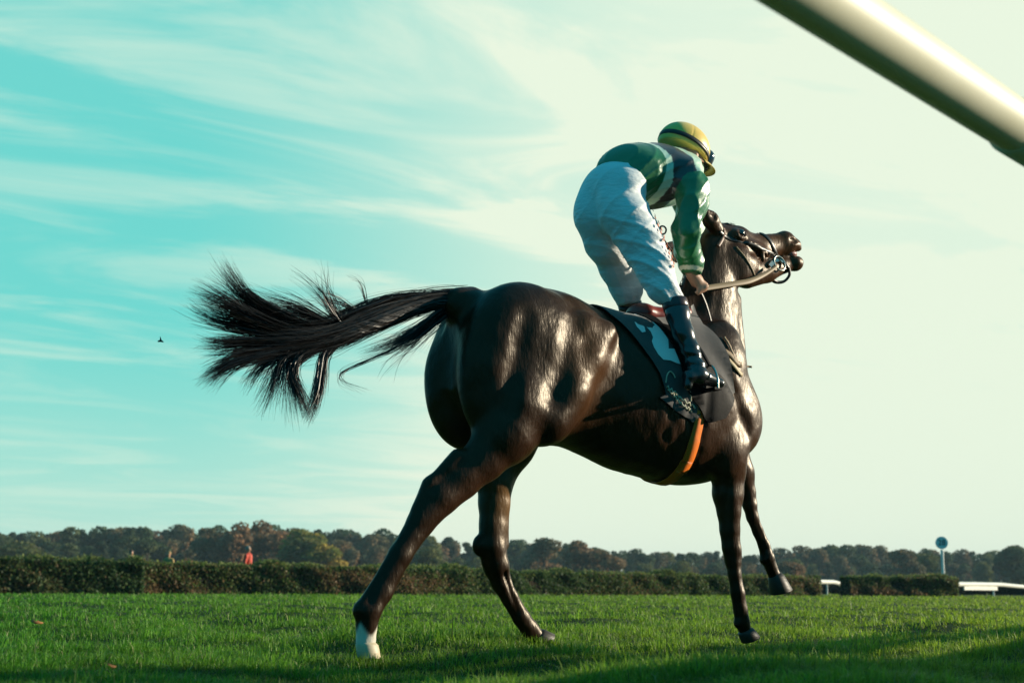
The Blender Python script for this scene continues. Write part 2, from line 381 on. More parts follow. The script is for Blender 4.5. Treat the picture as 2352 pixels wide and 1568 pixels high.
M_twig = mat('hedge_twigs', (.035, .026, .018), .9, .1, var=(6., 1., (.02, .022, .012)))
M_leaf = mat('hedge_leaf', (.05, .06, .02), .6, .3, attr='tone', transl=.45)
def hedge(tab, nleaf, label, name='clipped_hedge', pal=((.045, .07, .018), (.075, .065, .026), (.10, .062, .03), (.028, .05, .016)), depth=.8):
    """tab: photo points (x, distance, height); a clipped hedge with leaf-sized faces"""
    P = [];
    for px, dist, hgt in tab:
        p = at_y(px, 1300, dist); P.append((p[0], dist, hgt))
    P = smoothline(P, max(8, 5*len(P))); seg = np.linalg.norm(np.diff(P[:, :2], axis=0), axis=1); cum = np.r_[0, np.cumsum(seg)]
    root = empty(name, (P[0][0], P[0][1], 0), label=label, cat='hedge'); o = np.array([P[0][0], P[0][1], 0])
    mb = MB(); V = []
    for i, p in enumerate(P):
        t = P[min(i+1, len(P)-1)][:2]-P[max(i-1, 0)][:2]; t /= np.linalg.norm(t); nn = np.array([-t[1], t[0]])
        hz_ = p[2]
        for s_, z in ((-.40, -.02), (-.42, hz_*.5), (-.38, hz_*.9), (-.30, hz_*.95), (.30, hz_*.95), (.38, hz_*.9), (.40, -.02)):
            V.append((p[0]+nn[0]*s_*depth-o[0], p[1]+nn[1]*s_*depth-o[1], z))
    k = 7; Fs = [(i*k+j, i*k+j+1, (i+1)*k+j+1, (i+1)*k+j) for i in range(len(P)-1) for j in range(k-1)]
    Fs += [tuple(range(k)), tuple(range((len(P)-1)*k, len(P)*k))[::-1]]
    mb.add(V, Fs).build('branches', M_twig, root)
    n = nleaf; d = rng.random(n)*cum[-1]; x = np.interp(d, cum, P[:, 0]); y = np.interp(d, cum, P[:, 1]); hh = np.interp(d, cum, P[:, 2])
    tx = np.interp(d, cum, np.gradient(P[:, 0], cum)); ty = np.interp(d, cum, np.gradient(P[:, 1], cum)); tl = np.hypot(tx, ty); tx /= tl; ty /= tl
    kind = rng.random(n); top = kind < .33; endc = (kind > .97)
    dd = np.where(top, rng.uniform(-.5, .5, n), -.5+.1*rng.normal(size=n)*.6+.03)*depth
    z = np.where(top, hh*(.97+.05*rng.normal(size=n))+.02, hh*rng.random(n))
    rough = .085*wob(np.stack([x*2.2, y*2.2, z*3], 1), 5, 2.5); dd = dd-np.where(top, 0, rough+.04); z = z+np.where(top, rough*.9, 0)
    d2 = np.where(endc, np.where(rng.random(n) < .5, -.05, cum[-1]+.05), d)
    x = np.where(endc, np.interp(d2, cum, P[:, 0]), x); y = np.where(endc, np.interp(d2, cum, P[:, 1]), y); dd = np.where(endc, rng.uniform(-.5, .5, n)*depth, dd)
    Pp = np.stack([x-ty*dd-o[0], y+tx*dd-o[1], z], 1)
    Nn = np.where(top[:, None], np.array([[0, 0, 1.]]), np.stack([ty, -tx, .3+0*tx], 1))
    Vv, Fq = leaf_cards(Pp, Nn, np.full(n, .045), 1.5)
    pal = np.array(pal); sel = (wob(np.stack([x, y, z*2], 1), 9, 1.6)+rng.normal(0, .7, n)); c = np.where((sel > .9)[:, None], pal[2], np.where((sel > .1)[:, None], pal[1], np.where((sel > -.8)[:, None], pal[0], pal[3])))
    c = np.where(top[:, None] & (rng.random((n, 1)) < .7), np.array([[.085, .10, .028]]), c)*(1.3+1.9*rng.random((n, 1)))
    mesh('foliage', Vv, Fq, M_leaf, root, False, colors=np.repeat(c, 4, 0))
    return root
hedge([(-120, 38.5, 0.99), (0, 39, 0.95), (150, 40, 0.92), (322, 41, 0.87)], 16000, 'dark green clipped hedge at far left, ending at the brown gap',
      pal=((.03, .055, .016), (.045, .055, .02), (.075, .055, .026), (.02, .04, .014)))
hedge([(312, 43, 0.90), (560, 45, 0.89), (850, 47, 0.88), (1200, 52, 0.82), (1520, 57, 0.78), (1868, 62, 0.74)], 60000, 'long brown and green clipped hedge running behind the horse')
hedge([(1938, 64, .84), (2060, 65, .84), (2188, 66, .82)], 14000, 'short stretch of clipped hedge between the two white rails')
hedge([(1840, 90, .62), (2050, 92, .62), (2200, 95, .62), (2480, 97, .62)], 9000, 'added low dark hedge standing in for the shade beneath the white rails', 'shade_hedge',
      pal=((.012, .02, .012), (.016, .02, .014), (.02, .02, .014), (.01, .018, .01)))  # added strip: near-black leaf colours stand for the shade under the rails

# ---------------------------------------------------------------- trees of the wood
M_bark = mat('bark', (.05, .04, .03), .95, .1, bump=[(8., .5, .05)])
def tree_proto(kind, seed, spread, height):
    r = np.random.default_rng(seed); root = bpy.data.objects.new('tree', None); root.empty_display_size = .5; link(root)
    tb = MB(); tb.tube([(0, 0, -.3), (.1, 0, height*.3), (.05, .1, height*.6), (0, 0, height*.85)], [.38, .28, .17, .05], 7)
    lobes = []
    nl = 16 if kind != 'pine' else 13
    for i in range(nl):
        a = r.random()*6.28; fz = r.random()
        if kind == 'pine': rr = spread*(.45*(1-fz)+.12); z = height*(.25+.68*fz); sz = (spread*(.42-.22*fz))
        else: rr = spread*(.62*math.sqrt(max(0, 1-(1.7*fz-.75)**2))); z = height*(.12+.72*fz); sz = spread*r.uniform(.28, .46)
        c = np.array([math.cos(a)*rr*r.uniform(.5, 1.), math.sin(a)*rr*r.uniform(.5, 1.), z]); lobes.append((c, sz))
        tb.tube([(0, 0, height*.28+z*.2), tuple(c*np.array([.6, .6, .85])), tuple(c)], [.12, .07, .03], 5)
    tb.build('trunk', M_bark, root)
    P = []; Nn = []
    for c, sz in lobes:
        k = int(230*(sz/(spread*.36))**2); d = r.normal(size=(k, 3)); d /= np.linalg.norm(d, axis=1, keepdims=True)
        q = c+d*sz*np.array([1., 1., .85])*(.72+.38*r.random((k, 1))); P.append(q); Nn.append(d)
    P = np.concatenate(P); Nn = np.concatenate(Nn); keep = P[:, 2] > .2; P = P[keep]; Nn = Nn[keep]
    V, Fq = leaf_cards(P, Nn, np.full(len(P), .34), .9)
    pal = {'dark': ((.04, .065, .028), (.06, .075, .03)), 'pine': ((.025, .05, .028), (.04, .055, .03)), 'rust': ((.22, .115, .055), (.13, .085, .045)),
           'gold': ((.30, .21, .04), (.13, .14, .03)), 'brown': ((.20, .12, .06), (.09, .08, .04)), 'olive': ((.13, .125, .035), (.07, .085, .03))}[kind]
    mixv = np.clip(.5+.6*wob(P, seed, 1.1)+.25*r.normal(size=len(P)), 0, 1)[:, None]
    c = (np.array(pal[0])*mixv+np.array(pal[1])*(1-mixv))*(1.0+1.0*r.random((len(P), 1)))
    mesh('crown', V, Fq, M_tleaf, root, False, colors=np.repeat(c, 4, 0))
    return root
M_tleaf = mat('tree_leaf', (.05, .06, .02), .7, .2, attr='tone', transl=.35)
protos = {}
for k, (kind, n) in enumerate((('dark', 3), ('pine', 3), ('rust', 2), ('gold', 2), ('brown', 2), ('olive', 2))):
    protos[kind] = [tree_proto(kind, 100+10*k+j, 4.6 if kind != 'pine' else 3.6, 13.) for j in range(n)]
used = set()
def plant(kind, px, top, dist, label, group=None, wide=1., name=None):
    lst = protos[kind]; src = lst[random.randrange(len(lst))]
    p = at_y(px, top, dist); hgt = p[2]
    if src.name in used or True:
        o = src.copy(); link(o)
        for ch in src.children:
            c = ch.copy(); link(c, o)
    o.name = name or {'dark': 'broadleaf_tree', 'pine': 'conifer', 'rust': 'autumn_tree', 'gold': 'autumn_tree', 'brown': 'autumn_tree', 'olive': 'broadleaf_tree'}[kind]
    s = hgt/12.4; o.location = (p[0], dist, 0); o.rotation_euler = (0, 0, random.random()*6.28)
    o.scale = (s*wide, s*wide, s); tag(o, label, 'tree', group)
    return o
# skyline of the wood read off the photograph: (x, y of tree tops)
sky_x = [-120, 0, 60, 130, 220, 310, 400, 470, 540, 620, 700, 780, 860, 900, 1000, 1100, 1200, 1330, 1390, 1470, 1560, 1650, 1740, 1820, 1890, 1980, 2060, 2140, 2200, 2280, 2340, 2500]
sky_y = [1228, 1226, 1222, 1214, 1214, 1208, 1212, 1212, 1210, 1212, 1218, 1218, 1222, 1218, 1232, 1240, 1244, 1242, 1256, 1264, 1268, 1266, 1262, 1255, 1250, 1252, 1254, 1258, 1262, 1262, 1254, 1250]
def zone(x): return 'left of the horse' if x < 880 else ('behind the horse' if x < 1700 else 'right of the horse')
desc = {'dark': 'dark green broadleaf tree in the far wood', 'pine': 'dusky conifer in the far wood', 'brown': 'brownish autumn tree in the far wood', 'olive': 'olive green tree in the far wood', 'rust': 'rusty autumn tree in the far wood'}
x = -110.
while x < 2480:
    dist = 330+max(0, x)*.05+random.uniform(-12, 40)
    kind = random.choices(['dark', 'pine', 'brown', 'olive', 'rust'], [4, 4, 3.6, 2.2, 1.6] if x < 1150 else [4, 2.5, 4, 2.4, 1.2])[0]
    plant(kind, x, np.interp(x, sky_x, sky_y)+random.uniform(-6, 10), dist, desc[kind]+', '+zone(x), 'trees of the far wood '+zone(x), random.uniform(.9, 1.35))
    x += random.uniform(17, 30)
x = -100.
while x < 2480:                            # lower front row at the wood's edge
    dist = 290+max(0, x)*.05+random.uniform(-15, 15)
    kind = random.choices(['dark', 'pine', 'brown', 'olive'], [4, 2.5, 3.2, 2.6])[0]
    plant(kind, x, np.interp(x, sky_x, sky_y)+random.uniform(22, 44), dist, desc[kind].replace('in the far wood', 'at the near edge of the wood')+', '+zone(x), 'trees at the edge of the wood '+zone(x), random.uniform(1.1, 1.6))
    x += random.uniform(26, 44)
for a in (('rust', 545, 1192, 280, 'tall russet tree rising above the wood, first of the russet pair', 1.15), ('rust', 612, 1186, 284, 'tallest russet tree of the wood, behind the red shirt', 1.2),
          ('brown', 480, 1207, 282, 'brown tree beside the russet pair, on their left', 1.1), ('gold', 705, 1205, 262, 'golden topped tree right of the russet pair', 1.2),
          ('olive', 700, 1232, 240, 'broad yellow green round tree in front of the golden one', 2.0), ('gold', 745, 1240, 238, 'low yellow tree sloping down toward the hind leg of the horse', 1.6),
          ('olive', 50, 1238, 245, 'pale olive rounded tree at the far left above the hedge', 2.2), ('olive', 985, 1252, 260, 'olive tree just right of the planted white hind leg', 1.3),
          ('brown', 1250, 1236, 300, 'pale brown tree right of the far hind leg', 1.4), ('rust', 1340, 1236, 290, 'pinkish rust tree under the belly of the horse', 1.5), ('brown', 1390, 1262, 280, 'tan tree sloping down under the belly', 1.7),
          ('olive', 1560, 1285, 300, 'low olive bush shaped tree left of the planted front leg', 1.6), ('rust', 1812, 1285, 270, 'orange brown tree beside the raised front hoof', 2.0),
          ('brown', 2075, 1262, 320, 'tan tree left of the distance marker', 1.5), ('olive', 2130, 1268, 330, 'straw coloured tree just left of the marker post', 1.2), ('dark', 2335, 1250, 330, 'dark tree rising at the far right edge', 1.6)):
    plant(a[0], a[1], a[2], a[3], a[4], None, a[5])
for lst in protos.values():
    for o in lst:
        for ch in list(o.children): bpy.data.objects.remove(ch)
        bpy.data.objects.remove(o)

# ---------------------------------------------------------------- white rails and marker in the distance
M_white = mat('white_plastic', (.86, .84, .76), .35, .5, bump=[(3., .15, .01)], var=(5., .35, (.62, .6, .5)))
def far_rail(pts, dist, far, label, posts, r=.075, dip=None, board=None):
    dd = np.interp([p[0] for p in pts], [pts[0][0], pts[-1][0]], [dist, far]); dat = lambda px: float(np.interp(px, [pts[0][0], pts[-1][0]], [dist, far]))
    P = [at_y(px, py, d_) for (px, py), d_ in zip(pts, dd)]; o = P[0].copy(); o[2] = 0
    root = empty('running_rail', o, label=label, cat='rail')
    MB().tube([p-o for p in P], r, 10).build('rail_tube', M_white, root)
    for px, py in posts:
        p = at_y(px, py, dat(px))-o
        MB().tube([(p[0], p[1]+.05, -.02), (p[0], p[1]+.05, p[2]*.6), (p[0], p[1]+.02, p[2])], .045, 8).build('post', M_white, root)
    if board:
        a = at_y(*board[0], dat(board[0][0])-.12)-o; b = at_y(*board[1], dat(board[1][0])-.12)-o
        mb = MB(); mb.box((a+b)/2, (np.linalg.norm((b-a)[:2])/2, .03, .10), math.atan2(b[1]-a[1], b[0]-a[0])); mb.build('board', M_white, root, False)
    return root
far_rail([(1800, 1335), (1862, 1335), (1915, 1336), (1926, 1339), (1946, 1352)], 67., 80., 'white rail bending down behind the short hedge', [(1900, 1336)], .11)
far_rail([(2180, 1341), (2240, 1341), (2300, 1342), (2352, 1347), (2470, 1349.5)], 67., 95., 'long white rail at the right edge with a board beneath', [(2282, 1342), (2420, 1349)], .11, board=[(2214, 1350), (2290, 1350)])
mg = at_y(2168, 1340, 67.); mroot = empty('distance_marker', (mg[0], 67., 0), label='round distance marker on a pale post behind the hedge', cat='marker')
topz = at_y(2165, 1262, 67.)[2]; dz = at_y(2166, 1246, 67.)[2]
M_disc = mat('sign_disc', (.78, .80, .76), .5, .4); M_ink = mat('sign_ink', (.015, .03, .04), .6)
MB().tube([(0, 0, 0), (-.02, 0, topz)], .07, 10).build('post', M_white, mroot)
rr = .29; mb = MB(); mb.tube([(-.04, -.09, dz), (-.04, -.05, dz)], rr, 28, up=(0, 0, 1)); mb.build('sign_disc', M_disc, mroot, False)
def text(name, body, size, m, parent, loc, rot, ext=.002):
    cu = bpy.data.curves.new(name, 'FONT'); cu.body = body; cu.size = size; cu.align_x = 'CENTER'; cu.align_y = 'CENTER'; cu.extrude = ext; cu.offset = size*.012
    o = bpy.data.objects.new(name, cu); link(o); dg = bpy.context.evaluated_depsgraph_get(); me = bpy.data.meshes.new_from_object(o.evaluated_get(dg))
    bpy.data.objects.remove(o); o = bpy.data.objects.new(name, me); link(o, parent); me.materials.clear(); me.materials.append(m); o.location = loc; o.rotation_euler = rot; return o
text('numerals', '28', .36, M_ink, mroot, (-.04, -.094, dz), (rad(90), 0, 0))

# ---------------------------------------------------------------- spectators behind the hedge
M_skin = mat('skin', (.46, .25, .16), .5, .4, bump=[(60., .2, .002)])
def spectator(px, headtop, dist, shirt, hair, label, turn, h=1.75):
    p = at_y(px, headtop, dist); s = p[2]/h
    root = empty('person', (p[0], dist, 0), turn, label, 'person', 'spectators behind the hedge'); k = s
    def build(name, m, fn, v=.022):
        f = SDF((-.42, -.32, -.03), (.42, .32, 1.85), v); fn(f); V, Q = f.mesh(1); return mesh(name, V*k, Q, m, root)
    def body(f):
        f.ell((0, 0, 1.63), (.078, .095, .115), .02); f.cap((0, 0, 1.42), (0, 0, 1.55), .055, .05); f.cap((0, 0, 1.0), (0, 0, 1.36), .12, .14, .03)
        f.ell((0, -.1, 1.62), (.015, .022, .025), .01)
        for sx in (-1, 1):
            f.chain([((.07*sx, 0, .95), .09), ((.09*sx, 0, .5), .06), ((.1*sx, .01, .06), .045)]); f.cap((.1*sx, .02, .04), (.11*sx, -.12, .03), .045, .035)
            f.chain([((.19*sx, 0, 1.38), .055), ((.24*sx, .02, 1.1), .042), ((.2*sx, -.1, .9), .032)]); f.cap((.2*sx, -.1, .9), (.19*sx, -.14, .82), .04, .025)
    def shirtf(f):
        f.chain([((0, 0, .98), .145), ((0, 0, 1.2), .15), ((0, 0, 1.37), .15)], .05)
        for sx in (-1, 1): f.cap((.12*sx, 0, 1.4), (.2*sx, 0, 1.36), .08, .075, .04); f.chain([((.19*sx, 0, 1.37), .075), ((.245*sx, .02, 1.1), .06), ((.215*sx, -.07, .95), .048)], .03)
    def trousers(f):
        for sx in (-1, 1): f.chain([((.07*sx, 0, .97), .11), ((.09*sx, 0, .5), .08), ((.1*sx, .01, .1), .065)], .04)
    def hairf(f):
        f.ell((0, .02, 1.67), (.09, .10, .10), .01); f.ell((0, -.14, 1.58), (.1, .1, .1), .01, op='s')
    build('body', M_skin, body); build('shirt', shirt, shirtf); build('trousers', M_jean, trousers); build('hair', hair, hairf)
M_jean = mat('denim', (.03, .045, .08), .8); M_red = mat('red_shirt', (.55, .06, .03), .7, bump=[(12., .3, .02)])
M_tan = mat('tan_coat', (.38, .25, .09), .8); M_navy = mat('dark_coat', (.03, .04, .05), .8); M_hairb = mat('brown_hair', (.05, .03, .02), .6); M_hairg = mat('grey_hair', (.28, .24, .2), .6); M_hairs = mat('sandy_hair', (.3, .18, .06), .6)
spectator(571, 1253, 51., M_red, M_hairg, 'grey haired spectator in a red shirt looking over the hedge', rad(75), 1.76)
spectator(302, 1263, 49., M_navy, M_hairb, 'dark haired spectator peering over the hedge at its brown gap', rad(30), 1.74)
spectator(388, 1266, 49., M_tan, M_hairs, 'sandy haired spectator in tan, half hidden by the hedge', rad(-20), 1.74)

# ---------------------------------------------------------------- the near running rail overhead
def near_rail():
    # a level pipe through two measured points of its axis
    A = at_y(1893, 4, 2.2); rb_ = ray(2352, 303); B = CAM+rb_*((A[2]-CAMH)/rb_[2]); d = B-A; d /= np.linalg.norm(d)
    s = A-d*7; e = B+d*18; root = empty('running_rail', (B[0], B[1], 0), label='large white running rail crossing the upper right corner close by', cat='rail')
    o = np.array([B[0], B[1], 0]); joint = B-d*.05
    r = .0545
    M_rail = mat('rail_plastic', (.84, .79, .60), .5, .4, bump=[(2.5, .12, .01), (45., .06, .002)], var=(4., .4, (.66, .6, .4)))
    MB().tube([s-o, joint-o], r, 40).build('rail_tube', M_rail, root)
    MB().tube([joint-d*.01-o, joint-o, joint+d*.30-o, joint+d*.31-o], [r+.001, r+.0065, r+.0065, r+.001], 40).build('sleeve', M_rail, root)
    MB().tube([joint+d*.3-o, e-o], r, 40).build('rail_tube', M_rail, root)
    nrm = np.array([d[1], -d[0], 0])
    for q in (-4.6, 1.5, 6.):
        c = joint+d*q-o
        MB().tube(smoothline([c+np.array([0, 0, -r*.6]), c+nrm*.12+np.array([0, 0, -.10]), c+nrm*.33+np.array([0, 0, -.25]), c+nrm*.42+np.array([0, 0, -.6]), np.array([*(c+nrm*.43)[:2], -.05])], 16), .035, 14).build('support_post', M_rail, root)
    q0 = joint+d*2.6-o; q1 = e-o; MB().box((q0+q1)/2+nrm*.07+np.array([0, 0, -.20]), (np.linalg.norm(q1-q0)/2, .012, .15), math.atan2(d[1], d[0])).build('board', M_rail, root, False)  # unseen board added to the rail to widen its shadow on the grass
    # unseen cloth added along the rail to throw the broad shade in the lower right
    caster = empty('shadow_caster', (*(joint+d*.7)[:2], 0), label='unseen dark cloth added for its shadow, low along the near running rail, outside the right edge', cat='shadow_caster'); bo = np.array([*(joint+d*.7)[:2], 0])
    mb = MB(); rows = []
    for i in range(40):
        c = joint+d*(.7+i*.3)-bo; rows.append([c+nrm*(.07+.012*math.sin(i*1.9+zz_))+np.array([0, 0, zz_-c[2]]) for zz_ in (.04, .25, .45, .66)])
    V = [p for r_ in rows for p in r_]; mb.add(V, [(i*4+j, i*4+j+1, i*4+j+5, i*4+j+4) for i in range(39) for j in range(3)])
    o_ = mb.build('cloth', mat('shadow_cloth', (.03, .05, .06), .8), caster); md = o_.modifiers.new('thick', 'SOLIDIFY'); md.thickness = .004
near_rail()
# ---------------------------------------------------------------- air
hz_m = bpy.data.materials.new('haze_air'); hz_m.use_nodes = True; t_ = hz_m.node_tree; t_.nodes.clear(); o_ = t_.nodes.new('ShaderNodeOutputMaterial'); v_ = t_.nodes.new('ShaderNodeVolumePrincipled')
v_.inputs['Color'].default_value = (.62, .86, .95, 1); v_.inputs['Density'].default_value = .00022; t_.links.new(v_.outputs[0], o_.inputs['Volume'])
HZB = MB(); HZB.box((0, 690, 14), (800, 710, 15.2)); hzo = HZB.build('haze', hz_m, None, False); hzo['kind'] = 'stuff'

# ================================================================ HORSE
def H(px, py, wv, rpx=None):
    p = hp(px, py, wv); return p if rpx is None else (p, rpx/hs(px, py, wv))
TR = SDF((.25, -.45, .6), (2.4, .45, 1.8), .012)
SECS = [(.45, 1.47, 1.12, .07), (.52, 1.55, 1.04, .15), (.62, 1.585, .98, .205), (.75, 1.615, .93, .235), (.90, 1.635, .92, .25), (1.05, 1.63, .92, .235),
        (1.2, 1.585, .88, .232), (1.35, 1.56, .83, .256), (1.5, 1.565, .80, .28), (1.65, 1.58, .775, .285), (1.8, 1.60, .77, .265), (1.95, 1.58, .80, .22), (2.05, 1.50, .88, .175), (2.11, 1.38, .97, .12)]
TR.loft(SECS)
B = SDF((-.12, -.42, -.02), (2.82, .44, 2.32), .0085)
B.loft(SECS)
for sgn in (1, -1):                        # haunches, shoulders (sgn 1 = the right side, towards the camera)
    y = lambda v: -sgn*v
    B.ell((.74, y(.125), 1.38), (.27, .145, .235), .06)
    B.ell((.60, y(.13), 1.18), (.20, .125, .30), .06)
    B.ell((.86, y(.155), 1.22), (.17, .12, .28), .08); B.ell((.74, y(.17), 1.05), (.16, .10, .17), .08)
    B.ell((1.03, y(.215), 1.43), (.07, .045, .07), .07)                   # point of the hip
    B.ell((1.83, y(.15), 1.22), (.17, .115, .36), .06, R=[[.95, 0, -.3], [0, 1, 0], [.3, 0, .95]])   # shoulder blade
    B.ell((2.00, y(.14), 1.10), (.14, .10, .20), .05)                     # point of shoulder
    B.ell((1.90, y(.16), .93), (.12, .085, .15), .04)                     # triceps
    q_ = [hp(1392, 762, .21), hp(1352, 828, .205), hp(1300, 905, .20), hp(1262, 965, .19)]
    B.chain([(p*[1, sgn, 1], r) for p, r in zip(q_, (.045, .06, .075, .085))], .07)                       # front of the thigh, hip to stifle
B.ell((2.06, 0, 1.08), (.13, .17, .19), .06)                               # breast
B.ell((.50, 0, 1.5), (.1, .08, .08), .04)                                  # dock
B.cap(H(1082, 683, 0), H(1030, 692, 0), .045, .034, .03)
# near hind, driving off
near_hind = [H(1180, 930, .165, 92), H(1160, 990, .16, 76), H(1112, 1052, .15, 50), H(1062, 1100, .135, 42), H(1012, 1142, .125, 41), H(966, 1200, .12, 33), H(920, 1273, .12, 28), H(876, 1357, .12, 28), H(846, 1403, .12, 30), H(842, 1436, .12, 24), H(840, 1474, .117, 24)]
B.chain(near_hind[:4], .03, .8); B.chain(near_hind[3:], .015, .8)
B.cap(H(986, 1112, .125), H(960, 1165, .122), .032, .022, .03)             # point of the hock
B.cap(H(1000, 1098, .13), H(1052, 1048, .15), .02, .035, .03)
B.cap(H(902, 1275, .12), H(832, 1390, .12), .016, .022, .012)              # tendon
B.ell(H(826, 1402, .12), (.028, .026, .03), .02)
B.ell(H(1262, 962, .195), (.085, .06, .07), .07)   # stifle
# far hind, under the belly
far_hind = [H(1205, 930, -.17, 80), H(1170, 1020, -.155, 56), H(1138, 1105, -.135, 41), H(1135, 1155, -.13, 37), H(1132, 1205, -.125, 33), H(1130, 1255, -.125, 34), H(1140, 1300, -.125, 31), H(1151, 1337, -.125, 24), H(1171, 1373, -.125, 20), H(1197, 1418, -.125, 20), H(1215, 1443, -.125, 21), H(1236, 1464, -.125, 19)]
B.chain(far_hind[:4], .03, .8); B.chain(far_hind[3:], .014, .8)
B.ell(H(1100, 1252, -.125), (.03, .025, .045), .025); B.cap(H(1112, 1290, -.125), H(1182, 1410, -.125), .014, .016, .012)
B.cap(H(1150, 1110, -.12), H(1160, 1250, -.12), .03, .022, .02)
# near fore, planted
near_fore = [H(1662, 1000, .14, 52), H(1674, 1080, .135, 39), H(1672, 1134, .13, 36), H(1674, 1172, .13, 30), H(1676, 1215, .13, 24), H(1680, 1258, .13, 22), H(1684, 1285, .13, 21), H(1687, 1315, .13, 17), H(1694, 1360, .13, 16.5), H(1700, 1398, .13, 16.5), H(1705, 1428, .13, 18), H(1713, 1452, .13, 16)]
B.chain(near_fore[:4], .03, .85); B.chain(near_fore[3:], .012, .85)
B.ell(H(1686, 1268, .13), (.03, .04, .045), .015); B.cap(H(1681, 1320, .13), H(1694, 1424, .13), .011, .015, .01); B.ell(H(1694, 1432, .13), (.022, .022, .022), .015)
# far fore, reaching forward
far_fore = [H(1672, 1020, -.14, 48), H(1700, 1088, -.135, 32), H(1716, 1130, -.13, 22), H(1722, 1158, -.13, 19), H(1728, 1186, -.13, 15.5), H(1741, 1220, -.13, 13), H(1755, 1252, -.13, 13.5), H(1763, 1280, -.13, 17), H(1771, 1300, -.13, 14.5), H(1780, 1322, -.13, 15.5)]
B.chain(far_fore[:3], .03, .85); B.chain(far_fore[2:], .012, .85)
B.ell(H(1755, 1286, -.13), (.022, .02, .022), .015)
# neck
B.chain([H(1618, 850, 0, 92), H(1628, 770, 0, 76), H(1637, 700, 0, 67), H(1640, 640, 0, 56), H(1640, 585, 0, 47), H(1648, 545, 0, 31)], .05, .62)
B.cap(H(1560, 735, 0), H(1600, 640, 0), .07, .07, .06, .6)
B.cap(H(1692, 690, .02), H(1694, 860, .03), .035, .05, .03, .8)            # windpipe and brachiocephalic muscle
# head
B.cap(H(1662, 549, 0), H(1694, 550, 0), .070, .068, .02, .85)
B.cap(H(1696, 556, 0), H(1745, 568, 0), .070, .060, .02, .72); B.cap(H(1745, 566, 0), H(1798, 560, 0), .064, .059, .02, .70)
B.ell(H(1697, 541, .058), (.045, .03, .03), .02)                          # brow
B.cap(H(1712, 553, .055), H(1768, 580, .045), .018, .012, .015)            # cheekbone
B.ell(H(1690, 606, .01), (.13, .085, .12), .03); B.ell(H(1693, 612, .055), (.10, .03, .10), .02)
B.chain([H(1712, 628, 0, 36), H(1760, 621, 0, 27), H(1800, 609, 0, 18), H(1822, 603, 0, 16)], .015, .62)
B.ell(H(1826, 603, 0), (.050, .043, .046), .02)
B.ell(H(1806, 558, 0), (.058, .050, .060), .04); B.ell(H(1822, 564, 0), (.040, .050, .044), .015); B.ell(H(1829, 575, 0), (.024, .040, .022), .012)
B.ell(H(1822, 556, .040), (.032, .02, .028), .012); B.ell(H(1822, 556, -.040), (.032, .02, .028), .012)
B.ell(H(1826, 551, .060), (.032, .020, .017), .008, op='s'); B.cap(H(1728, 578, .085), H(1785, 574, .070), .014, .012, .03, op='s'); B.cap(H(1728, 578, -.085), H(1785, 574, -.070), .014, .012, .03, op='s'); B.ell(H(1829, 552, -.056), (.020, .014, .012), .006, op='s')
B.cap(H(1842, 583, .1), H(1842, 583, -.1), .016, .016, .006, op='s'); B.cap(H(1830, 583, .1), H(1830, 583, -.1), .011, .011, .005, op='s'); B.cap(H(1817, 585, .1), H(1817, 585, -.1), .008, .008, .004, op='s'); B.cap(H(1806, 587, .1), H(1806, 587, .02), .006, .006, .004, op='s')
B.ell(H(1704, 535, .078), (.024, .016, .018), .008, op='s')               # eye socket
for sw in (1, -1):
    a, b = H(1650, 532, .045*sw), H(1614, 478, .075*sw); B.cap(a, (a+b)/2, .034, .042, .02, .7); B.cap((a+b)/2, b, .042, .007, .012, .7)
    B.cap((a+b)/2+np.array([.0, -.03*sw, .01]), b+np.array([0, -.02*sw, -.02]), .018, .004, .01, op='s')
# tendon grooves, veins
for a, b, r_ in ((H(1690, 1328, .162), H(1700, 1412, .16), .007), (H(898, 1262, .152), H(850, 1382, .152), .009), (H(1152, 1300, -.092), H(1190, 1405, -.094), .007), (H(1738, 1200, -.105), H(1762, 1262, -.105), .005),
                 (H(1028, 1088, .19), H(990, 1122, .165), .012), (H(1672, 1120, .185), H(1668, 1220, .165), .009)): B.cap(a, b, r_, r_, .014, op='s')
for pts_ in ([H(1690, 1060, .195), H(1690, 1120, .172), H(1686, 1190, .158), H(1690, 1250, .152)], [H(1716, 556, .075), H(1740, 566, .062), H(1762, 585, .055)], [H(1728, 560, .07), H(1748, 578, .06), H(1752, 600, .055)]):
    B.chain([(np.asarray(p, float), .007) for p in smoothline(pts_, 8)], .012)
# muscle furrows
for sw in (1, -1):
    y = lambda v: -sw*v
    B.cap((1.75, y(.285), 1.38), (1.98, y(.258), 1.02), .016, .014, .06, op='s')
    B.cap((.66, y(.285), 1.44), (.56, y(.272), 1.02), .012, .012, .07, op='s'); B.cap((.92, y(.30), 1.44), (.80, y(.305), 1.10), .012, .012, .08, op='s')
    for j in range(5): B.cap((1.34+.085*j, y(.295), 1.22), (1.28+.095*j, y(.265), .98), .006, .008, .035, op='s')
HV, HQ = B.mesh(2)
hn = wob(HV, 21, 9.)
trunkm = np.clip((HV[:, 2]-.7)/.2, 0, 1)
wet = np.exp(-((HV[:, 0]-1.55)/.16)**2-((HV[:, 2]-.98)/.16)**2)+.7*np.exp(-((HV[:, 0]-2.0)/.16)**2-((HV[:, 2]-1.62)/.22)**2)+.6*np.exp(-((HV[:, 0]-1.98)/.1)**2-((HV[:, 2]-1.)/.15)**2)
HV = HV+B.grad(HV)*((.0015+.0035*trunkm)*hn+.0016*wob(HV, 22, 28.)+.0035*wet*wob(HV*[1, 1, .55], 23, 75.)+.0007*trunkm*(1-np.abs(np.sin(HV[:, 0]*30+HV[:, 2]*14+2.5*wob(HV, 24, 5.))))**6)[:, None]
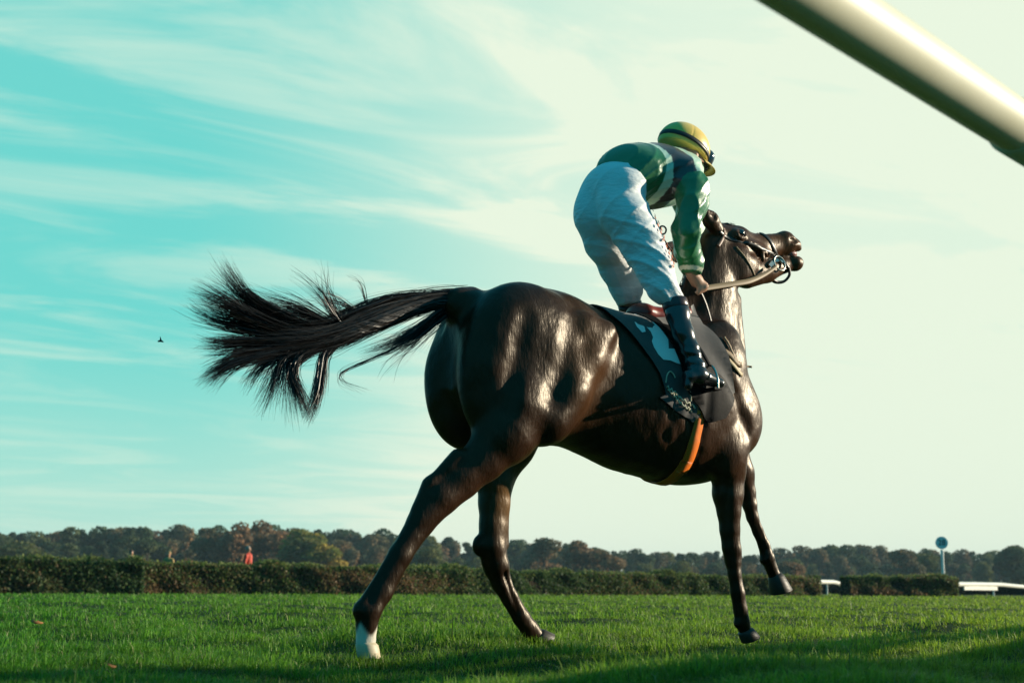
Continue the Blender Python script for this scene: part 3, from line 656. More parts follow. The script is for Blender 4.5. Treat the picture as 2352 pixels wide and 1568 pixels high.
def horse_color(V):
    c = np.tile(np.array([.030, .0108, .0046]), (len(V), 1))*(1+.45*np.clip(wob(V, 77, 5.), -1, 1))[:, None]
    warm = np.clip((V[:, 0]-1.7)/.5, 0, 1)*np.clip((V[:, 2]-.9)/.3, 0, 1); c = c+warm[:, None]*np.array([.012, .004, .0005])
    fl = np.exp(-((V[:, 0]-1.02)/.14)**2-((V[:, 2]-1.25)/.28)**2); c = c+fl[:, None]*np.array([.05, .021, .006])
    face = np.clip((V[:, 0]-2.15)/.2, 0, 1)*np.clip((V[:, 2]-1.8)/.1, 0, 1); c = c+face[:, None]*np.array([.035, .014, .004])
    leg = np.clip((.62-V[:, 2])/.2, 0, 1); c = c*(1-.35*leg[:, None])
    sunlit_inner = np.exp(-((V[:, 0]-.83)/.12)**2-((V[:, 2]-.7)/.16)**2)*(V[:, 1] > .03); c = c+sunlit_inner[:, None]*np.array([.11, .058, .014])  # sunlight on the far hind leg's inner side, put into the coat colour
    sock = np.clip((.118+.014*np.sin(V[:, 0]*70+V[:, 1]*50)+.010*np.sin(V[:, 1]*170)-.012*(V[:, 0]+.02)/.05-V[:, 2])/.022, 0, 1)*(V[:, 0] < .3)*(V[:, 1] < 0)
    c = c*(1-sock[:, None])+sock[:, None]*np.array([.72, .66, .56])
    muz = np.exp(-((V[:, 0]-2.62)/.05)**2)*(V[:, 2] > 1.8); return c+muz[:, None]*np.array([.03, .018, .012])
M_horse = mat('horse_coat', (.02, .012, .008), .37, .30, attr='tone', sheen=.0, bump=[((90., 90., 28.), .38, .006), ((220., 220., 60.), .25, .002), (5.5, .5, .04), (13., .22, .02)])
M_horse.node_tree.nodes['Principled BSDF'].inputs['Specular Tint'].default_value = (1., .86, .66, 1)
horse = empty('racehorse', tuple(HO), TH, 'dark bay racehorse galloping away to the right, tail flying, one white hind foot', 'horse')
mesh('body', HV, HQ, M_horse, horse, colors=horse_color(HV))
gf_ = SDF(H(1815, 584, 0)-.08, H(1815, 584, 0)+.08, .005); gf_.ell(H(1814, 583, 0), (.045, .032, .022), .01); V, Q = gf_.mesh(1); mesh('gums', V, Q, mat('gums_pink', (.30, .12, .10), .35, .5), horse)
# hooves
M_hoof = mat('hoof_horn', (.035, .028, .022), .5, .4, bump=[((10., 10., 90.), .4, .004)]); M_hoofw = mat('pale_hoof', (.58, .48, .33), .5, .4, bump=[((10., 10., 90.), .4, .004)])
def hoof(top, bot, rt, rb, m, fwd=(1, 0, 0)):
    top, bot = np.asarray(top), np.asarray(bot); ax = bot-top; ax /= np.linalg.norm(ax); f = np.asarray(fwd, float); f = f-ax*(f@ax); f /= np.linalg.norm(f); s = np.cross(ax, f); V = []; n = 20
    prof = [(-.15, .80), (.0, 1.0), (.06, 1.05), (.95, 1.), (1.0, .96), (1.0, .7)]
    for t, k in prof:
        r = (rt+(rb-rt)*max(t, 0))*k
        for j in range(n):
            q = 2*math.pi*j/n; toe = 1.18 if math.cos(q) > 0 else .95
            V.append(top+(bot-top)*t+f*r*math.cos(q)*toe+s*r*math.sin(q)*.94+f*max(t, 0)*rt*.35)
    k = len(prof); Fq = [(i*n+j, i*n+(j+1) % n, (i+1)*n+(j+1) % n, (i+1)*n+j) for i in range(k-1) for j in range(n)]+[tuple(range(n))[::-1], tuple(range((k-1)*n, k*n))]
    o = MB().add(V, Fq).build('hoof', m, horse); return o
hoof(H(840, 1478, .117), H(838, 1511, .117), .042, .047, M_hoofw)['label'] = 'pale hoof below the white sock'
hoof(H(1234, 1462, -.125), H(1254, 1482, -.125), .038, .046, M_hoof, (.9, 0, .45))
hoof(H(1712, 1449, .13), H(1719, 1472, .13), .038, .047, M_hoof, (.95, 0, .3))
hoof(H(1781, 1323, -.13), H(1789, 1362, -.13), .040, .060, M_hoof, (.9, 0, .45))
M_eye = mat('eye', (.012, .008, .006), .05, .8, coat=1.)
for sw in (1, -1):
    c = H(1703, 535, .066*sw); f = SDF(c-.04, c+.04, .004); f.ell(c, (.020, .015, .019), .004); V, Q = f.mesh(1); mesh('eye', V, Q, M_eye, horse)
M_sheath = mat('sheath_skin', (.25, .16, .09), .6)
MB().tube(smoothline([H(1288, 945, .05), H(1305, 938, .05), H(1325, 935, .05), H(1350, 936, .05)], 12), [.03]*3+[.022]*3+[.017]*4+[.02, .012], 12).build('sheath', M_sheath, horse)

# hair in strands
def strands(locks, name, m, wid=.0016, parent=None, core=None):
    VV = []; FF = []; off = 0
    for pts, cnt, spread, flare, wv in locks:
        C_ = smoothline([hp(px, py, wv_) for (px, py), wv_ in zip(pts, wv)], 26); n = cnt
        t0 = rng.random(n)**2*.25; t1 = .66+.36*rng.random(n); k = 14; ts = t0[:, None]+(t1-t0)[:, None]*np.linspace(0, 1, k)[None]
        f = np.clip(ts, 0, 1)*25; i = np.minimum(f.astype(int), 24); fr = (f-i)[..., None]; P = C_[i]*(1-fr)+C_[i+1]*fr
        P = P+((C_[-1]-C_[-2])*25*.6)[None, None]*np.clip(ts-1, 0, 1)[..., None]
        prof = spread*(1-.15*ts)+flare*ts**1.6
        dr = rng.normal(size=(n, 1, 3))*np.array([1, .8, 1]); P = P+dr*prof[..., None]*.55
        ph = rng.random((n, 1))*6.28; amp = (.004+.010*rng.random((n, 1)))*ts
        P[..., 2] += amp*np.sin(ts*9+ph); P[..., 0] += amp*np.cos(ts*7+ph*1.7)
        w_ = wid*(.6+.8*rng.random((n, 1)))*np.clip(1.15-np.linspace(0, 1, k)[None]**2, .12, 1)
        T = np.gradient(P, axis=1); sd = np.cross(T, rng.normal(size=(n, 1, 3))); sd /= np.linalg.norm(sd, axis=2, keepdims=True)+1e-9
        V = np.stack([P-sd*w_[..., None], P+sd*w_[..., None]], 2).reshape(-1, 3)
        a = (np.arange(n)[:, None]*k+np.arange(k-1)[None]).ravel()*2+off
        FF.append(np.stack([a, a+1, a+3, a+2], 1)); VV.append(V); off += len(V)
    return mesh(name, np.concatenate(VV), np.concatenate(FF), m, parent)
M_tail = mat('tail_hair', (.007, .006, .006), .36, .5, bump=None)
tl = []
Z = lambda n, a=0., b=0.: list(np.linspace(a, b, n))
tl.append(([(1075, 683), (1000, 688), (942, 703), (888, 724), (833, 746), (785, 765), (720, 782), (640, 792)], 2300, .028, .026, Z(8)))
tl.append(([(1075, 680), (1000, 684), (940, 690), (880, 706), (820, 732), (760, 760), (690, 772), (610, 775)], 900, .02, .05, Z(8)))
for pts, n, s0, s1 in (
    ([(800, 760), (709, 748), (614, 710), (554, 669), (511, 604)], 420, .022, .03), ([(790, 762), (700, 755), (612, 726), (540, 690), (480, 650)], 200, .022, .035),
    ([(760, 770), (660, 757), (570, 725), (500, 690), (446, 668)], 300, .022, .045), ([(760, 775), (660, 770), (560, 750), (490, 732), (445, 708)], 340, .025, .05),
    ([(760, 785), (650, 790), (560, 790), (500, 795), (470, 800)], 300, .025, .045), ([(740, 785), (614, 811), (545, 828), (500, 852), (470, 880)], 420, .025, .028),
    ([(740, 790), (640, 815), (590, 850), (566, 890)], 160, .022, .035), ([(740, 795), (655, 825), (630, 880), (608, 935)], 200, .022, .05),
    ([(760, 785), (690, 815), (669, 860), (688, 908), (708, 960)], 330, .02, .022), ([(785, 780), (748, 815), (738, 860), (726, 915), (706, 962)], 380, .018, .02),
    ([(750, 790), (680, 830), (665, 890), (668, 965)], 110, .02, .04),
    ([(1045, 690), (1002, 722), (950, 762), (900, 790), (833, 812)], 200, .015, .035), ([(1050, 695), (1030, 716), (985, 750), (930, 789), (870, 800)], 130, .012, .04),
    ([(1055, 695), (1035, 720), (1000, 752), (960, 790), (905, 850)], 30, .01, .05),
    ([(960, 770), (900, 805), (806, 844), (781, 863), (792, 885), (846, 908)], 14, .008, .02), ([(1000, 735), (960, 780), (905, 825), (880, 870)], 8, .008, .03),
    ([(800, 760), (778, 729), (737, 674), (685, 630)], 60, .02, .06), ([(800, 755), (770, 720), (745, 670), (742, 620)], 30, .015, .05), ([(780, 755), (720, 725), (660, 705), (580, 690)], 200, .02, .06),
    ([(850, 725), (840, 690), (825, 650), (790, 635)], 8, .01, .03), ([(840, 735), (800, 705), (760, 690), (700, 690)], 50, .015, .05)):
    a = random.uniform(-.05, .05); tl.append((pts, int(n*.62)+3, s0*.8, s1*.85, Z(len(pts), 0, a)))
tail = strands([(a, int(b*1.7), c, d, e) for a, b, c, d, e in tl], 'tail', M_tail, .0011, horse)
cm = MB(); cm.tube(smoothline([hp(*p, 0) for p in ((1085, 684), (1040, 688), (1000, 694), (942, 706), (888, 728), (833, 748), (780, 768), (710, 784), (630, 795))], 30), np.interp(np.linspace(0, 1, 30), [0, .2, .4, .55, .7, 1], [.038, .034, .040, .046, .044, .006]), 14)
cm.build('tail_core', mat('tail_core', (.012, .008, .006), .45, .5, bump=[((8., 60., 60.), .8, .02)]), tail)
ml = []
for i in range(16):
    t = i/15; x0, y0 = 1632-75*t, 532+165*t; ml.append(([(x0+6, y0), (x0-5, y0-4), (x0-8, y0+12), (x0-2, y0+40)], 70, .014, .012, [0, -.01, -.05, -.08]))
ml.append(([(1650, 528), (1660, 518), (1680, 519), (1700, 530)], 60, .01, .012, [0, 0, .02, .03]))
strands(ml, 'mane', M_tail, .0016, horse)

# ---------------------------------------------------------------- tack
def surf(l, phi, off):
    """point of the barrel at station l and angle phi from the spine (right side positive), lifted by off"""
    zc = np.interp(l, [s[0] for s in SECS], [(s[1]+s[2])/2 for s in SECS]); d = np.array([0, -math.sin(phi), math.cos(phi)]); r0 = .1
    rs = np.arange(.08, .48, .004); P = np.array([l, 0, zc])+rs[:, None]*d; v = TB.at(P); i = np.argmax(v > 0); r = rs[i]-v[i]*.9
    return np.array([l, 0, zc])+d*(r+off)
TB = B
def lphi(px, py):
    p, n = TR.hit(px, py); zc = np.interp(p[0], [s[0] for s in SECS], [(s[1]+s[2])/2 for s in SECS]); return np.array([p[0], math.atan2(-p[1], p[2]-zc)])
def decal(name, poly, off, m, parent, thick=.003, mirror=False, wrinkle=0., density=.022):
    poly = [np.asarray(p, float) for p in poly]; V2 = []; 
    for a, b in zip(poly, poly[1:]+poly[:1]):
        k = max(1, int(np.linalg.norm((b-a)*[1, .28])/density)); V2 += [a+(b-a)*j/k for j in range(k)]
    nb = len(V2); P = np.array(poly); lo, hi = P.min(0), P.max(0); dphi = density/.28
    for x in np.arange(lo[0]+density*.5, hi[0], density):
        for y in np.arange(lo[1]+dphi*.5, hi[1], dphi): V2.append(np.array([x, y]))
    res = delaunay_2d_cdt([Vector(v) for v in V2], [], [list(range(nb))], 1, 1e-6)
    vs, fs = res[0], res[2]; V = np.array([surf(v[0], v[1], off) for v in vs])
    if wrinkle: V = V+B.grad(V)*(wrinkle*(wob(V*[1, 1, .35], 31, 26.)))[:, None]
    n = B.grad(V); V = np.concatenate([V-n*thick, V]); k = len(vs); F_ = [tuple(i+k for i in f) for f in fs]+[tuple(reversed(f)) for f in fs]
    from collections import Counter
    ed = Counter(tuple(sorted((f[i], f[(i+1) % len(f)]))) for f in fs for i in range(len(f)))
    WL = []
    for f in fs:
        for i in range(len(f)):
            a, b = f[i], f[(i+1) % len(f)]
            if ed[tuple(sorted((a, b)))] == 1: WL.append((a, b, b+k, a+k))
    mi = MB().add(V, F_)
    for f in WL: mi.add([V[i] for i in f], [(0, 1, 2, 3)])
    return mi.build(name, m, parent)
M_cloth = mat('saddle_cloth_fabric', (.065, .058, .056), .75, .3, sheen=.3, bump=[(220., .2, .001), (14., .25, .01)])
M_num = mat('white_print', (.80, .80, .76), .6, .3, bump=[(16., .25, .008)]); M_gold = mat('beige_stitching', (.48, .45, .32), .6)
cloth = empty('saddle_cloth', tuple(HO), TH, 'black number cloth with a white 2 under the saddle', 'saddle cloth')
edge = [(1372, 704), (1402, 727), (1431, 753), (1448, 770), (1464, 789), (1490, 826), (1512, 861), (1524, 895), (1526, 906), (1511, 912), (1550, 942), (1589, 968), (1612, 945), (1650, 938), (1682, 902), (1661, 830), (1638, 786), (1612, 752), (1594, 728)]
pr = [lphi(*p) for p in edge]; pr[0][1] = max(pr[0][1], .02)
spine = [np.array([pr[-1][0], 0.]), np.array([pr[0][0], 0.])]
right = pr+[np.array([pr[-1][0], pr[-1][1]*.5])]+spine
decal('cloth', right, .012, M_cloth, cloth, wrinkle=.005)
decal('cloth', [np.array([p[0], -p[1]-.001]) for p in right][::-1], .012, M_cloth, cloth, wrinkle=.003)
# the numeral: a thick 2 lying along the cloth, drawn as pieces of its outline
num = [(1447, 735), (1457, 728), (1480, 738), (1500, 748), (1519, 768), (1531, 786), (1532, 803), (1531, 806), (1545, 806), (1556, 820), (1563, 842), (1549, 837), (1535, 832), (1519, 830), (1508, 818), (1498, 803), (1494, 789), (1497, 780), (1492, 768), (1476, 752), (1480, 768), (1472, 770), (1460, 757)]
decal('numeral', [lphi(*p) for p in num], .0155, M_num, cloth, .002, density=.015)
def squiggle(pts, wpx, seed):
    r = np.random.default_rng(seed); P = smoothline(pts, 46); mb = MB(); q = []
    for i, p in enumerate(P): q.append(p+np.array([.8*math.sin(i*.9), 3.2*math.sin(i*1.15+r.random()*.7)]))
    S = [lphi(*p) for p in q]; S3 = [surf(s[0], s[1], .0165) for s in S]; mb.tube(S3, .0042, 6, flat=.7); return mb.build('lettering', M_gold, cloth)
squiggle([(1526, 887), (1545, 902), (1565, 918), (1592, 934)], 3, 1); squiggle([(1528, 893), (1548, 913), (1566, 930), (1586, 942)], 3, 2)
for pts in ([(1524, 880), (1527, 862), (1534, 856), (1541, 862), (1545, 870)], [(1578, 897), (1582, 908), (1584, 921)]):
    MB().tube([surf(*lphi(*p), .0165) for p in smoothline(pts, 12)], .0045, 6, flat=.7).build('emblem', M_gold, cloth)
# saddle
M_red = mat('red_leather', (.20, .022, .014), .4, .5, bump=[(60., .2, .002)]); M_blk = mat('black_leather', (.003, .003, .0035), .6, .12, bump=[(50., .25, .003)])
saddle = empty('saddle', tuple(HO), TH, 'small racing saddle with a dark red seat and orange girth', 'saddle')
sf = SDF((1.3, -.22, 1.45), (1.85, .22, 1.85), .008); s0 = H(1470, 712, 0); s1 = H(1560, 722, 0)
sf.cap(s0+np.array([.0, 0, -.02]), s0+np.array([.10, 0, -.03]), .055, .045, .04, 1.7); sf.cap(s0+np.array([.10, 0, -.03]), s1+np.array([0, 0, 0]), .045, .05, .04, 1.6); V, Q = sf.mesh(2); mesh('seat', V, Q, M_red, saddle)
fl = [(1500, 748), (1545, 760), (1574, 762), (1596, 800), (1622, 846), (1656, 876), (1679, 914), (1656, 955), (1620, 968), (1604, 940), (1575, 900), (1560, 850), (1535, 790)]
fp = [lphi(*p) for p in fl]; decal('flap', fp, .022, M_blk, saddle, .005); decal('flap', [np.array([p[0], -p[1]]) for p in fp][::-1], .022, M_blk, saddle, .005)
bp_ = [lphi(*p) for p in ((1440, 722), (1490, 742), (1530, 778), (1552, 815), (1556, 812), (1534, 770), (1494, 732), (1444, 714))]; decal('flap', bp_, .02, M_blk, saddle, .005, density=.012)
M_or = mat('orange_webbing', (.75, .17, .012), .55, .4, bump=[((120., 120., 20.), .4, .003)])
gl = [lphi(*p) for p in ((1611, 900), (1610, 935), (1604, 968), (1592, 1010), (1581, 1045), (1563, 1080))]
strip = [(g_[0], g_[1]) for g_ in gl]; strip += [(strip[-1][0]-.01, 2.6), (strip[-1][0]-.01, math.pi)]
def band(sgn):
    mb = MB(); P = smoothline([np.array([a, b]) for a, b in strip], 36); V = []
    for a, b in P:
        wv = .031
        for dl, of in ((-wv, .006), (-wv, .012), (wv, .012), (wv, .006)): V.append(surf(a+dl, sgn*b, of))
    n = len(P); return mb.add(V, [(i*4+j, i*4+(j+1) % 4, (i+1)*4+(j+1) % 4, (i+1)*4+j) for i in range(n-1) for j in range(4)]).build('girth', M_or, saddle)
band(1); band(-1)
# bridle, reins and breast strap: straps laid on the horse's own surface
M_strap = mat('dark_strap', (.016, .012, .010), .4, .6); M_tan2 = mat('tan_strap', (.30, .20, .11), .55, .4); M_metal = mat('bit_metal', (.55, .53, .46), .25, .5, metal=1.)
def laid(px, off=.004, n=None):
    P = smoothline(np.array(px, float), n or 5*len(px)); r = [B.hit(a, b, off) for a, b in P]; return [q[0] for q in r], [q[1] for q in r]
def lay(name, px, width, m, parent, mirror=False, off=.003, thick=.004):
    P, n = laid(px, off); MB().strap(P, n, width, thick).build(name, m, parent)
    if mirror:
        P2 = [p*[1, -1, 1] for p in P]; n2 = [q*[1, -1, 1] for q in n]; MB().strap(P2[::-1], n2[::-1], width, thick).build(name, m, parent)
bri = empty('bridle', tuple(HO), TH, 'dark leather bridle with a metal bit on the horse head', 'bridle')
lay('cheek_strap', [(1651, 532), (1672, 548), (1700, 556), (1722, 560), (1755, 574), (1786, 590)], .022, M_strap, bri, True)
lay('brow_band', [(1661, 525), (1662, 535), (1657, 551), (1648, 566)], .020, mat('brown_strap', (.16, .07, .045), .5), bri, True)
lay('noseband', [(1744, 536), (1757, 543), (1770, 557), (1778, 576), (1783, 592)], .026, M_strap, bri, True)
lay('throat_lash', [(1690, 568), (1705, 585), (1720, 607), (1730, 628), (1734, 638)], .008, M_tan2, bri, True)
lay('drop_strap', [(1786, 588), (1797, 598), (1808, 612), (1813, 622)], .016, M_strap, bri, True)
ringc, rn = B.hit(1786, 607, .012)
def torus(c, n, R, r, name, m, parent, k=28, sq=1.):
    n = np.asarray(n)/np.linalg.norm(n); a = np.cross(n, [0, .1, 1]); a /= np.linalg.norm(a); b = np.cross(n, a)
    pts = [c+R*(math.cos(q)*a+sq*math.sin(q)*b) for q in np.linspace(0, 2*math.pi, k+1)]; return MB().tube(pts, r, 8, cap=False).build(name, m, parent)
torus(ringc, rn, .040, .005, 'bit_ring', M_metal, bri); torus(ringc*[1, -1, 1], rn*[1, -1, 1], .040, .005, 'bit_ring', M_metal, bri)
for a, b in (((1788, 596), (1795, 604)), ((1774, 602), (1784, 600)), ((1764, 613), (1772, 605))):
    P, n = laid([a, ((a[0]+b[0])/2, (a[1]+b[1])/2), b], .008); MB().strap(P, n, .026, .006).build('buckle', M_metal, bri, False)
MB().tube(smoothline([H(1812, 614, .03), H(1813, 632, .02), H(1801, 646, .0), H(1784, 648, -.01), H(1772, 642, 0)], 24), .0075, 8, flat=1.6).build('chin_strap', M_strap, bri)
# reins from the rider's hands to the bit
rp = smoothline([H(1618, 662, .13), H(1650, 657, .125), H(1690, 651, .12), H(1722, 645, .11), H(1755, 631, .09), H(1784, 612, .072)], 30)
MB().strap(rp, [np.array([.1, -.95, .3])]*30, [.030]*17+list(np.linspace(.030, .016, 13)), .004).build('rein', M_tan2, bri)
rp2 = smoothline([H(1558, 592, -.06), H(1600, 640, -.10), H(1690, 645, -.12), H(1755, 625, -.09), H(1784, 608, -.068)], 30)
MB().strap(rp2, [np.array([0, 1, .2])]*30, .02, .004).build('rein', M_strap, bri)
MB().strap(smoothline([H(1547, 575, -.02), H(1562, 603, .02), H(1580, 630, .08), H(1600, 655, .13), H(1622, 700, .12), H(1641, 770, .13)], 26), [np.array([.3, -1, 0])]*26, .016, .004).build('rein', M_strap, bri)
lp = [H(1518, 523, -.02), H(1514, 530, -.02), H(1519, 537, -.02), H(1527, 536, -.02), H(1530, 527, -.02), H(1525, 520, -.02), H(1517, 521, -.02)]
MB().tube(smoothline(lp+[H(1516, 534, -.02), H(1530, 558, -.02), H(1547, 582, -.02)], 40), .0045, 8).build('rein', M_strap, bri)
brs = empty('breast_strap', tuple(HO), TH, 'tan breast strap round the base of the neck with a loose end', 'strap')
lay('strap', [(1606, 782), (1626, 788), (1650, 800), (1675, 814), (1690, 832), (1702, 839)], .028, M_tan2, brs, True)
lay('strap', [(1655, 816), (1675, 830), (1690, 847), (1702, 862)], .024, mat('cream_strap', (.45, .33, .16), .55), brs, True)
P, n = B.hit(1698, 838, .006); MB().strap(smoothline([P, H(1712, 841, .12), H(1727, 843, .12)], 10), [np.array([.2, -1, .6])]*10, .014, .004).build('loose_end', M_tan2, brs)
lay('neck_strap', [(1662, 775), (1672, 790), (1680, 808), (1686, 824)], .012, M_tan2, brs)

# ================================================================ RIDER
rider = empty('person', tuple(HO), TH, 'jockey in green and black silks and a yellow cap standing in the stirrups', 'person')
LO, HI = (1.02, -.40, 1.12), (2.12, .42, 2.68)
def torso(f, g=0., k=.05):
    f.chain([(H(1412, 430, 0), .110+g), (H(1455, 405, 0), .120+g), (H(1508, 406, 0), .133+g), (H(1545, 408, 0), .118+g), (H(1562, 406, 0), .085+g)], k, 1.34)
    f.ell(H(1482, 396, 0), (.24, .155+g, .105+g), k)
def r_arm(f, g=0., s=1., k=.03, last=None):
    pts = [(H(1578, 400, .165), .062), (H(1590, 430, .20), .060), (H(1588, 470, .215), .055), (H(1576, 530, .215), .051), (H(1576, 575, .18), .046), (H(1584, 608, .155), .039), (H(1588, 626, .14), .032)]
    f.chain([(p, r*s+g) for p, r in (pts if not last else pts[:last])], k)
def l_arm(f, g=0., s=1., k=.03, last=None):
    pts = [(H(1556, 395, -.16), .070), (H(1575, 450, -.19), .060), (H(1590, 510, -.20), .052), (H(1585, 545, -.17), .045), (H(1572, 572, -.10), .036), (H(1562, 582, -.07), .030)]
    f.chain([(p, r*s+g) for p, r in (pts if not last else pts[:last])], k)
def legs(f, g=0., k=.05):
    f.ell(H(1425, 470, .075), (.125+g, .10+g, .145+g), k); f.ell(H(1378, 476, -.075), (.125+g, .10+g, .145+g), k); f.ell(H(1412, 428, 0), (.115+g, .155+g, .10+g), k)
    f.chain([(H(1440, 500, .095), .120+g), (H(1472, 555, .13), .100+g), (H(1500, 610, .175), .085+g), (H(1520, 660, .205), .070+g), (H(1545, 690, .23), .056+g)], .04)
    f.chain([(H(1372, 500, -.095), .115+g), (H(1392, 560, -.13), .098+g), (H(1416, 613, -.175), .083+g), (H(1438, 661, -.205), .076+g), (H(1444, 694, -.23), .060+g)], .04)
bf = SDF(LO, HI, .0085)
torso(bf, -.022); legs(bf, -.022); r_arm(bf, -.012); l_arm(bf, -.012)
HC = H(1583, 352, 0)
bf.ell(HC, (.095, .078, .115), .02, R=[[.9, 0, -.43], [0, 1, 0], [.43, 0, .9]])
bf.cap(H(1560, 380, 0), H(1580, 360, 0), .062, .058, .03)
bf.ell(H(1612, 366, 0), (.05, .055, .055), .02); bf.ell(H(1624, 371, 0), (.02, .014, .02), .01)       # face, nose
bf.ell(H(1598, 356, .082), (.018, .012, .030), .008)                                                    # ear
# right hand: palm, thumb and four curled fingers round the rein
bf.cap(H(1589, 630, .14), H(1600, 645, .135), .030, .034, .02)
bf.cap(H(1600, 642, .14), H(1611, 655, .14), .030, .022, .012, .7)
for j, (dx, ln) in enumerate(((0, 1.), (1, 1.08), (2, 1.02), (3, .85))):
    a = H(1612-4.5*dx, 647+2.2*dx, .155-.004*dx); b = H(1624-5.5*dx, 657+3*dx, .165-.004*dx)*1.; c = H(1620-5.5*dx, 666+2.6*dx, .145); d_ = H(1613-5.*dx, 664+2.2*dx, .128)
    bf.cap(a, a+(b-a)*ln, .0105, .0098, .004); bf.cap(a+(b-a)*ln, c, .0098, .0092, .004); bf.cap(c, d_, .009, .008, .004)
bf.chain([(H(1602, 640, .115), .013), (H(1614, 647, .108), .0115), (H(1624, 654, .112), .010)], .006)
# left hand
bf.cap(H(1562, 582, -.07), H(1555, 590, -.05), .027, .030, .02)
for j in range(4):
    a = H(1556+2*j, 578+6*j, -.03); b = H(1546+2.4*j, 578+6*j, -.015); c = H(1546+2.4*j, 583+6*j, -.035); bf.cap(a, b, .0105, .0098, .004); bf.cap(b, c, .0098, .009, .004)
bf.chain([(H(1560, 578, -.05), .012), (H(1552, 572, -.03), .011), (H(1545, 574, -.02), .010)], .006)
V, Q = bf.mesh(1); mesh('body', V, Q, M_skin, rider)

# breeches: thin white cloth with drag lines across the thighs
lf = SDF(LO, HI, .0075); legs(lf); 
cutp = H(1400, 385, 0)
sl, X, Y, Zz = lf.blk(np.array(LO), np.array(HI))
up = np.array([.55, 0, .83]); wl = H(1428, 420, 0); plane = (X-wl[0])*.80+(Zz-wl[2])*.60
lf.chain([(H(1408, 432, 0), .124), (H(1445, 412, 0), .127)], .04, 1.34)
lf.f = np.maximum(lf.f, plane-.0)
for px, py, wv, dx in ((1547, 694, .235, .30), (1446, 700, -.235, .2)):
    c = H(px, py, wv); m_ = (np.abs(Y-c[1]) < .14); pl = np.where(m_, -((X-c[0])*(-dx)+(Zz-c[2])), -9.); lf.f = np.maximum(lf.f, pl)
V, Q = lf.mesh(2); nrm = lf.grad(V)
P = V; crease = 1-np.abs(np.sin((P[:, 2]*1.0+P[:, 0]*.75-P[:, 1]*.25)*34+2.6*wob(P, 41, 6.)))
crease2 = 1-np.abs(np.sin((P[:, 2]*.9-P[:, 0]*.5+P[:, 1]*.5)*26+2.6*wob(P, 43, 6.)))
thigh = np.clip((2.06-P[:, 2])/.12, 0, 1)
crease3 = 1-np.abs(np.sin((P[:, 2]*.85+P[:, 0]*.9-P[:, 1]*.3)*62+2.2*wob(P, 46, 9.)))
V = V+nrm*(.0038*thigh*crease3**2*np.clip(.6+.7*wob(P, 47, 8.), 0, 1)+.0095*thigh*crease**2.2*np.clip(.5+.6*wob(P, 44, 5.), 0, 1)+.006*crease2**2.2*np.clip(.4+.6*wob(P, 45, 6.), 0, 1)+.002*wob(P, 42, 22.)-.002)[:, None]
M_br = mat('white_breeches', (.78, .80, .80), .55, .4, sheen=.2, bump=[((20., 20., 55.), .55, .012, (.5, .6, 0)), (70., .2, .004)])
br = mesh('breeches', V, Q, M_br, rider)
# jersey: satin, green with black yoke and pale bands, black panel read off the photo
jf = SDF(LO, HI, .0075); torso(jf, .004); r_arm(jf, .008, 1.02, .05); l_arm(jf, .008, 1.02, .05)
sl, X, Y, Zz = jf.blk(np.array(LO), np.array(HI))
jf.f = np.maximum(jf.f, np.where(Zz > 1.98, -((X-wl[0])*.80+(Zz-wl[2])*.60+.03), -9.))                       # hem over the breeches
ch = H(1590, 632, .14); jf.f = np.maximum(jf.f, np.where(Y < -.05, -(Zz-ch[2]), -9.))
cl_ = H(1566, 580, -.08); jf.f = np.maximum(jf.f, np.where((Zz < 2.02) & (Y > -.02), -((Zz-cl_[2])*.6+(X-cl_[0])*.8), -9.))
V, Q = jf.mesh(2); nrm = jf.grad(V); P = V
arm = np.clip((-P[:, 1]-.145)/.04, 0, 1)*np.clip((2.32-P[:, 2])/.1, 0, 1)
fold_a = 1-np.abs(np.sin((P[:, 0]*1.2+P[:, 1]*.9+.25*P[:, 2])*24+1.5*wob(P*[1, 1, .5], 51, 6.)))
fold_b = 1-np.abs(np.sin((P[:, 0]*.9-P[:, 2]*.55+P[:, 1]*.35)*17+3.2*wob(P*[.8, .8, 1], 52, 5.)))
V = V+nrm*(.010*arm*fold_a**2+.017*(1-arm)*fold_b**2*np.clip(.4+.8*wob(P, 58, 5.), 0, 1)+.004*(1-np.abs(np.sin((P[:, 0]*.8-P[:, 2]*.7+P[:, 1]*.5)*55+2.4*wob(P, 54, 9.))))**2+.004*wob(P, 53, 15.)-.003)[:, None]
def seg_d(P, ch):
    d = np.full(len(P), 9.)
    for (a, ra), (b, rb_) in zip(ch[:-1], ch[1:]):
        t = np.clip(((P-a)@(b-a))/((b-a)@(b-a)), 0, 1); d = np.minimum(d, np.linalg.norm(P-a-t[:, None]*(b-a), axis=1)-(ra+t*(rb_-ra)))
    return d
onarm = seg_d(P, [(H(1590, 430, .20), .060), (H(1588, 470, .215), .055), (H(1576, 530, .215), .051), (H(1584, 608, .155), .039), (H(1588, 626, .14), .032)]) < .026
onarm |= ((P[:, 1] > .17) & (P[:, 2] < 2.25)) | (P[:, 2] < 1.98)
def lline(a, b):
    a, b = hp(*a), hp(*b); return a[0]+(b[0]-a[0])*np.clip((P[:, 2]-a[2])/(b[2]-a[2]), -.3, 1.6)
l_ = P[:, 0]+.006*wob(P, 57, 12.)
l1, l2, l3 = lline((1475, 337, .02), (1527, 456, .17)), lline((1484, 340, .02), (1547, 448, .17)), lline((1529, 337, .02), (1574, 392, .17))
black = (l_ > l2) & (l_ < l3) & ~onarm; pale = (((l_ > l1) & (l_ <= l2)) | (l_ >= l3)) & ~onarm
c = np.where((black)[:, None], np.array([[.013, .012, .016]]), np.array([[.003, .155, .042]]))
c = np.where(pale[:, None], np.array([[.60, .80, .60]]), c)
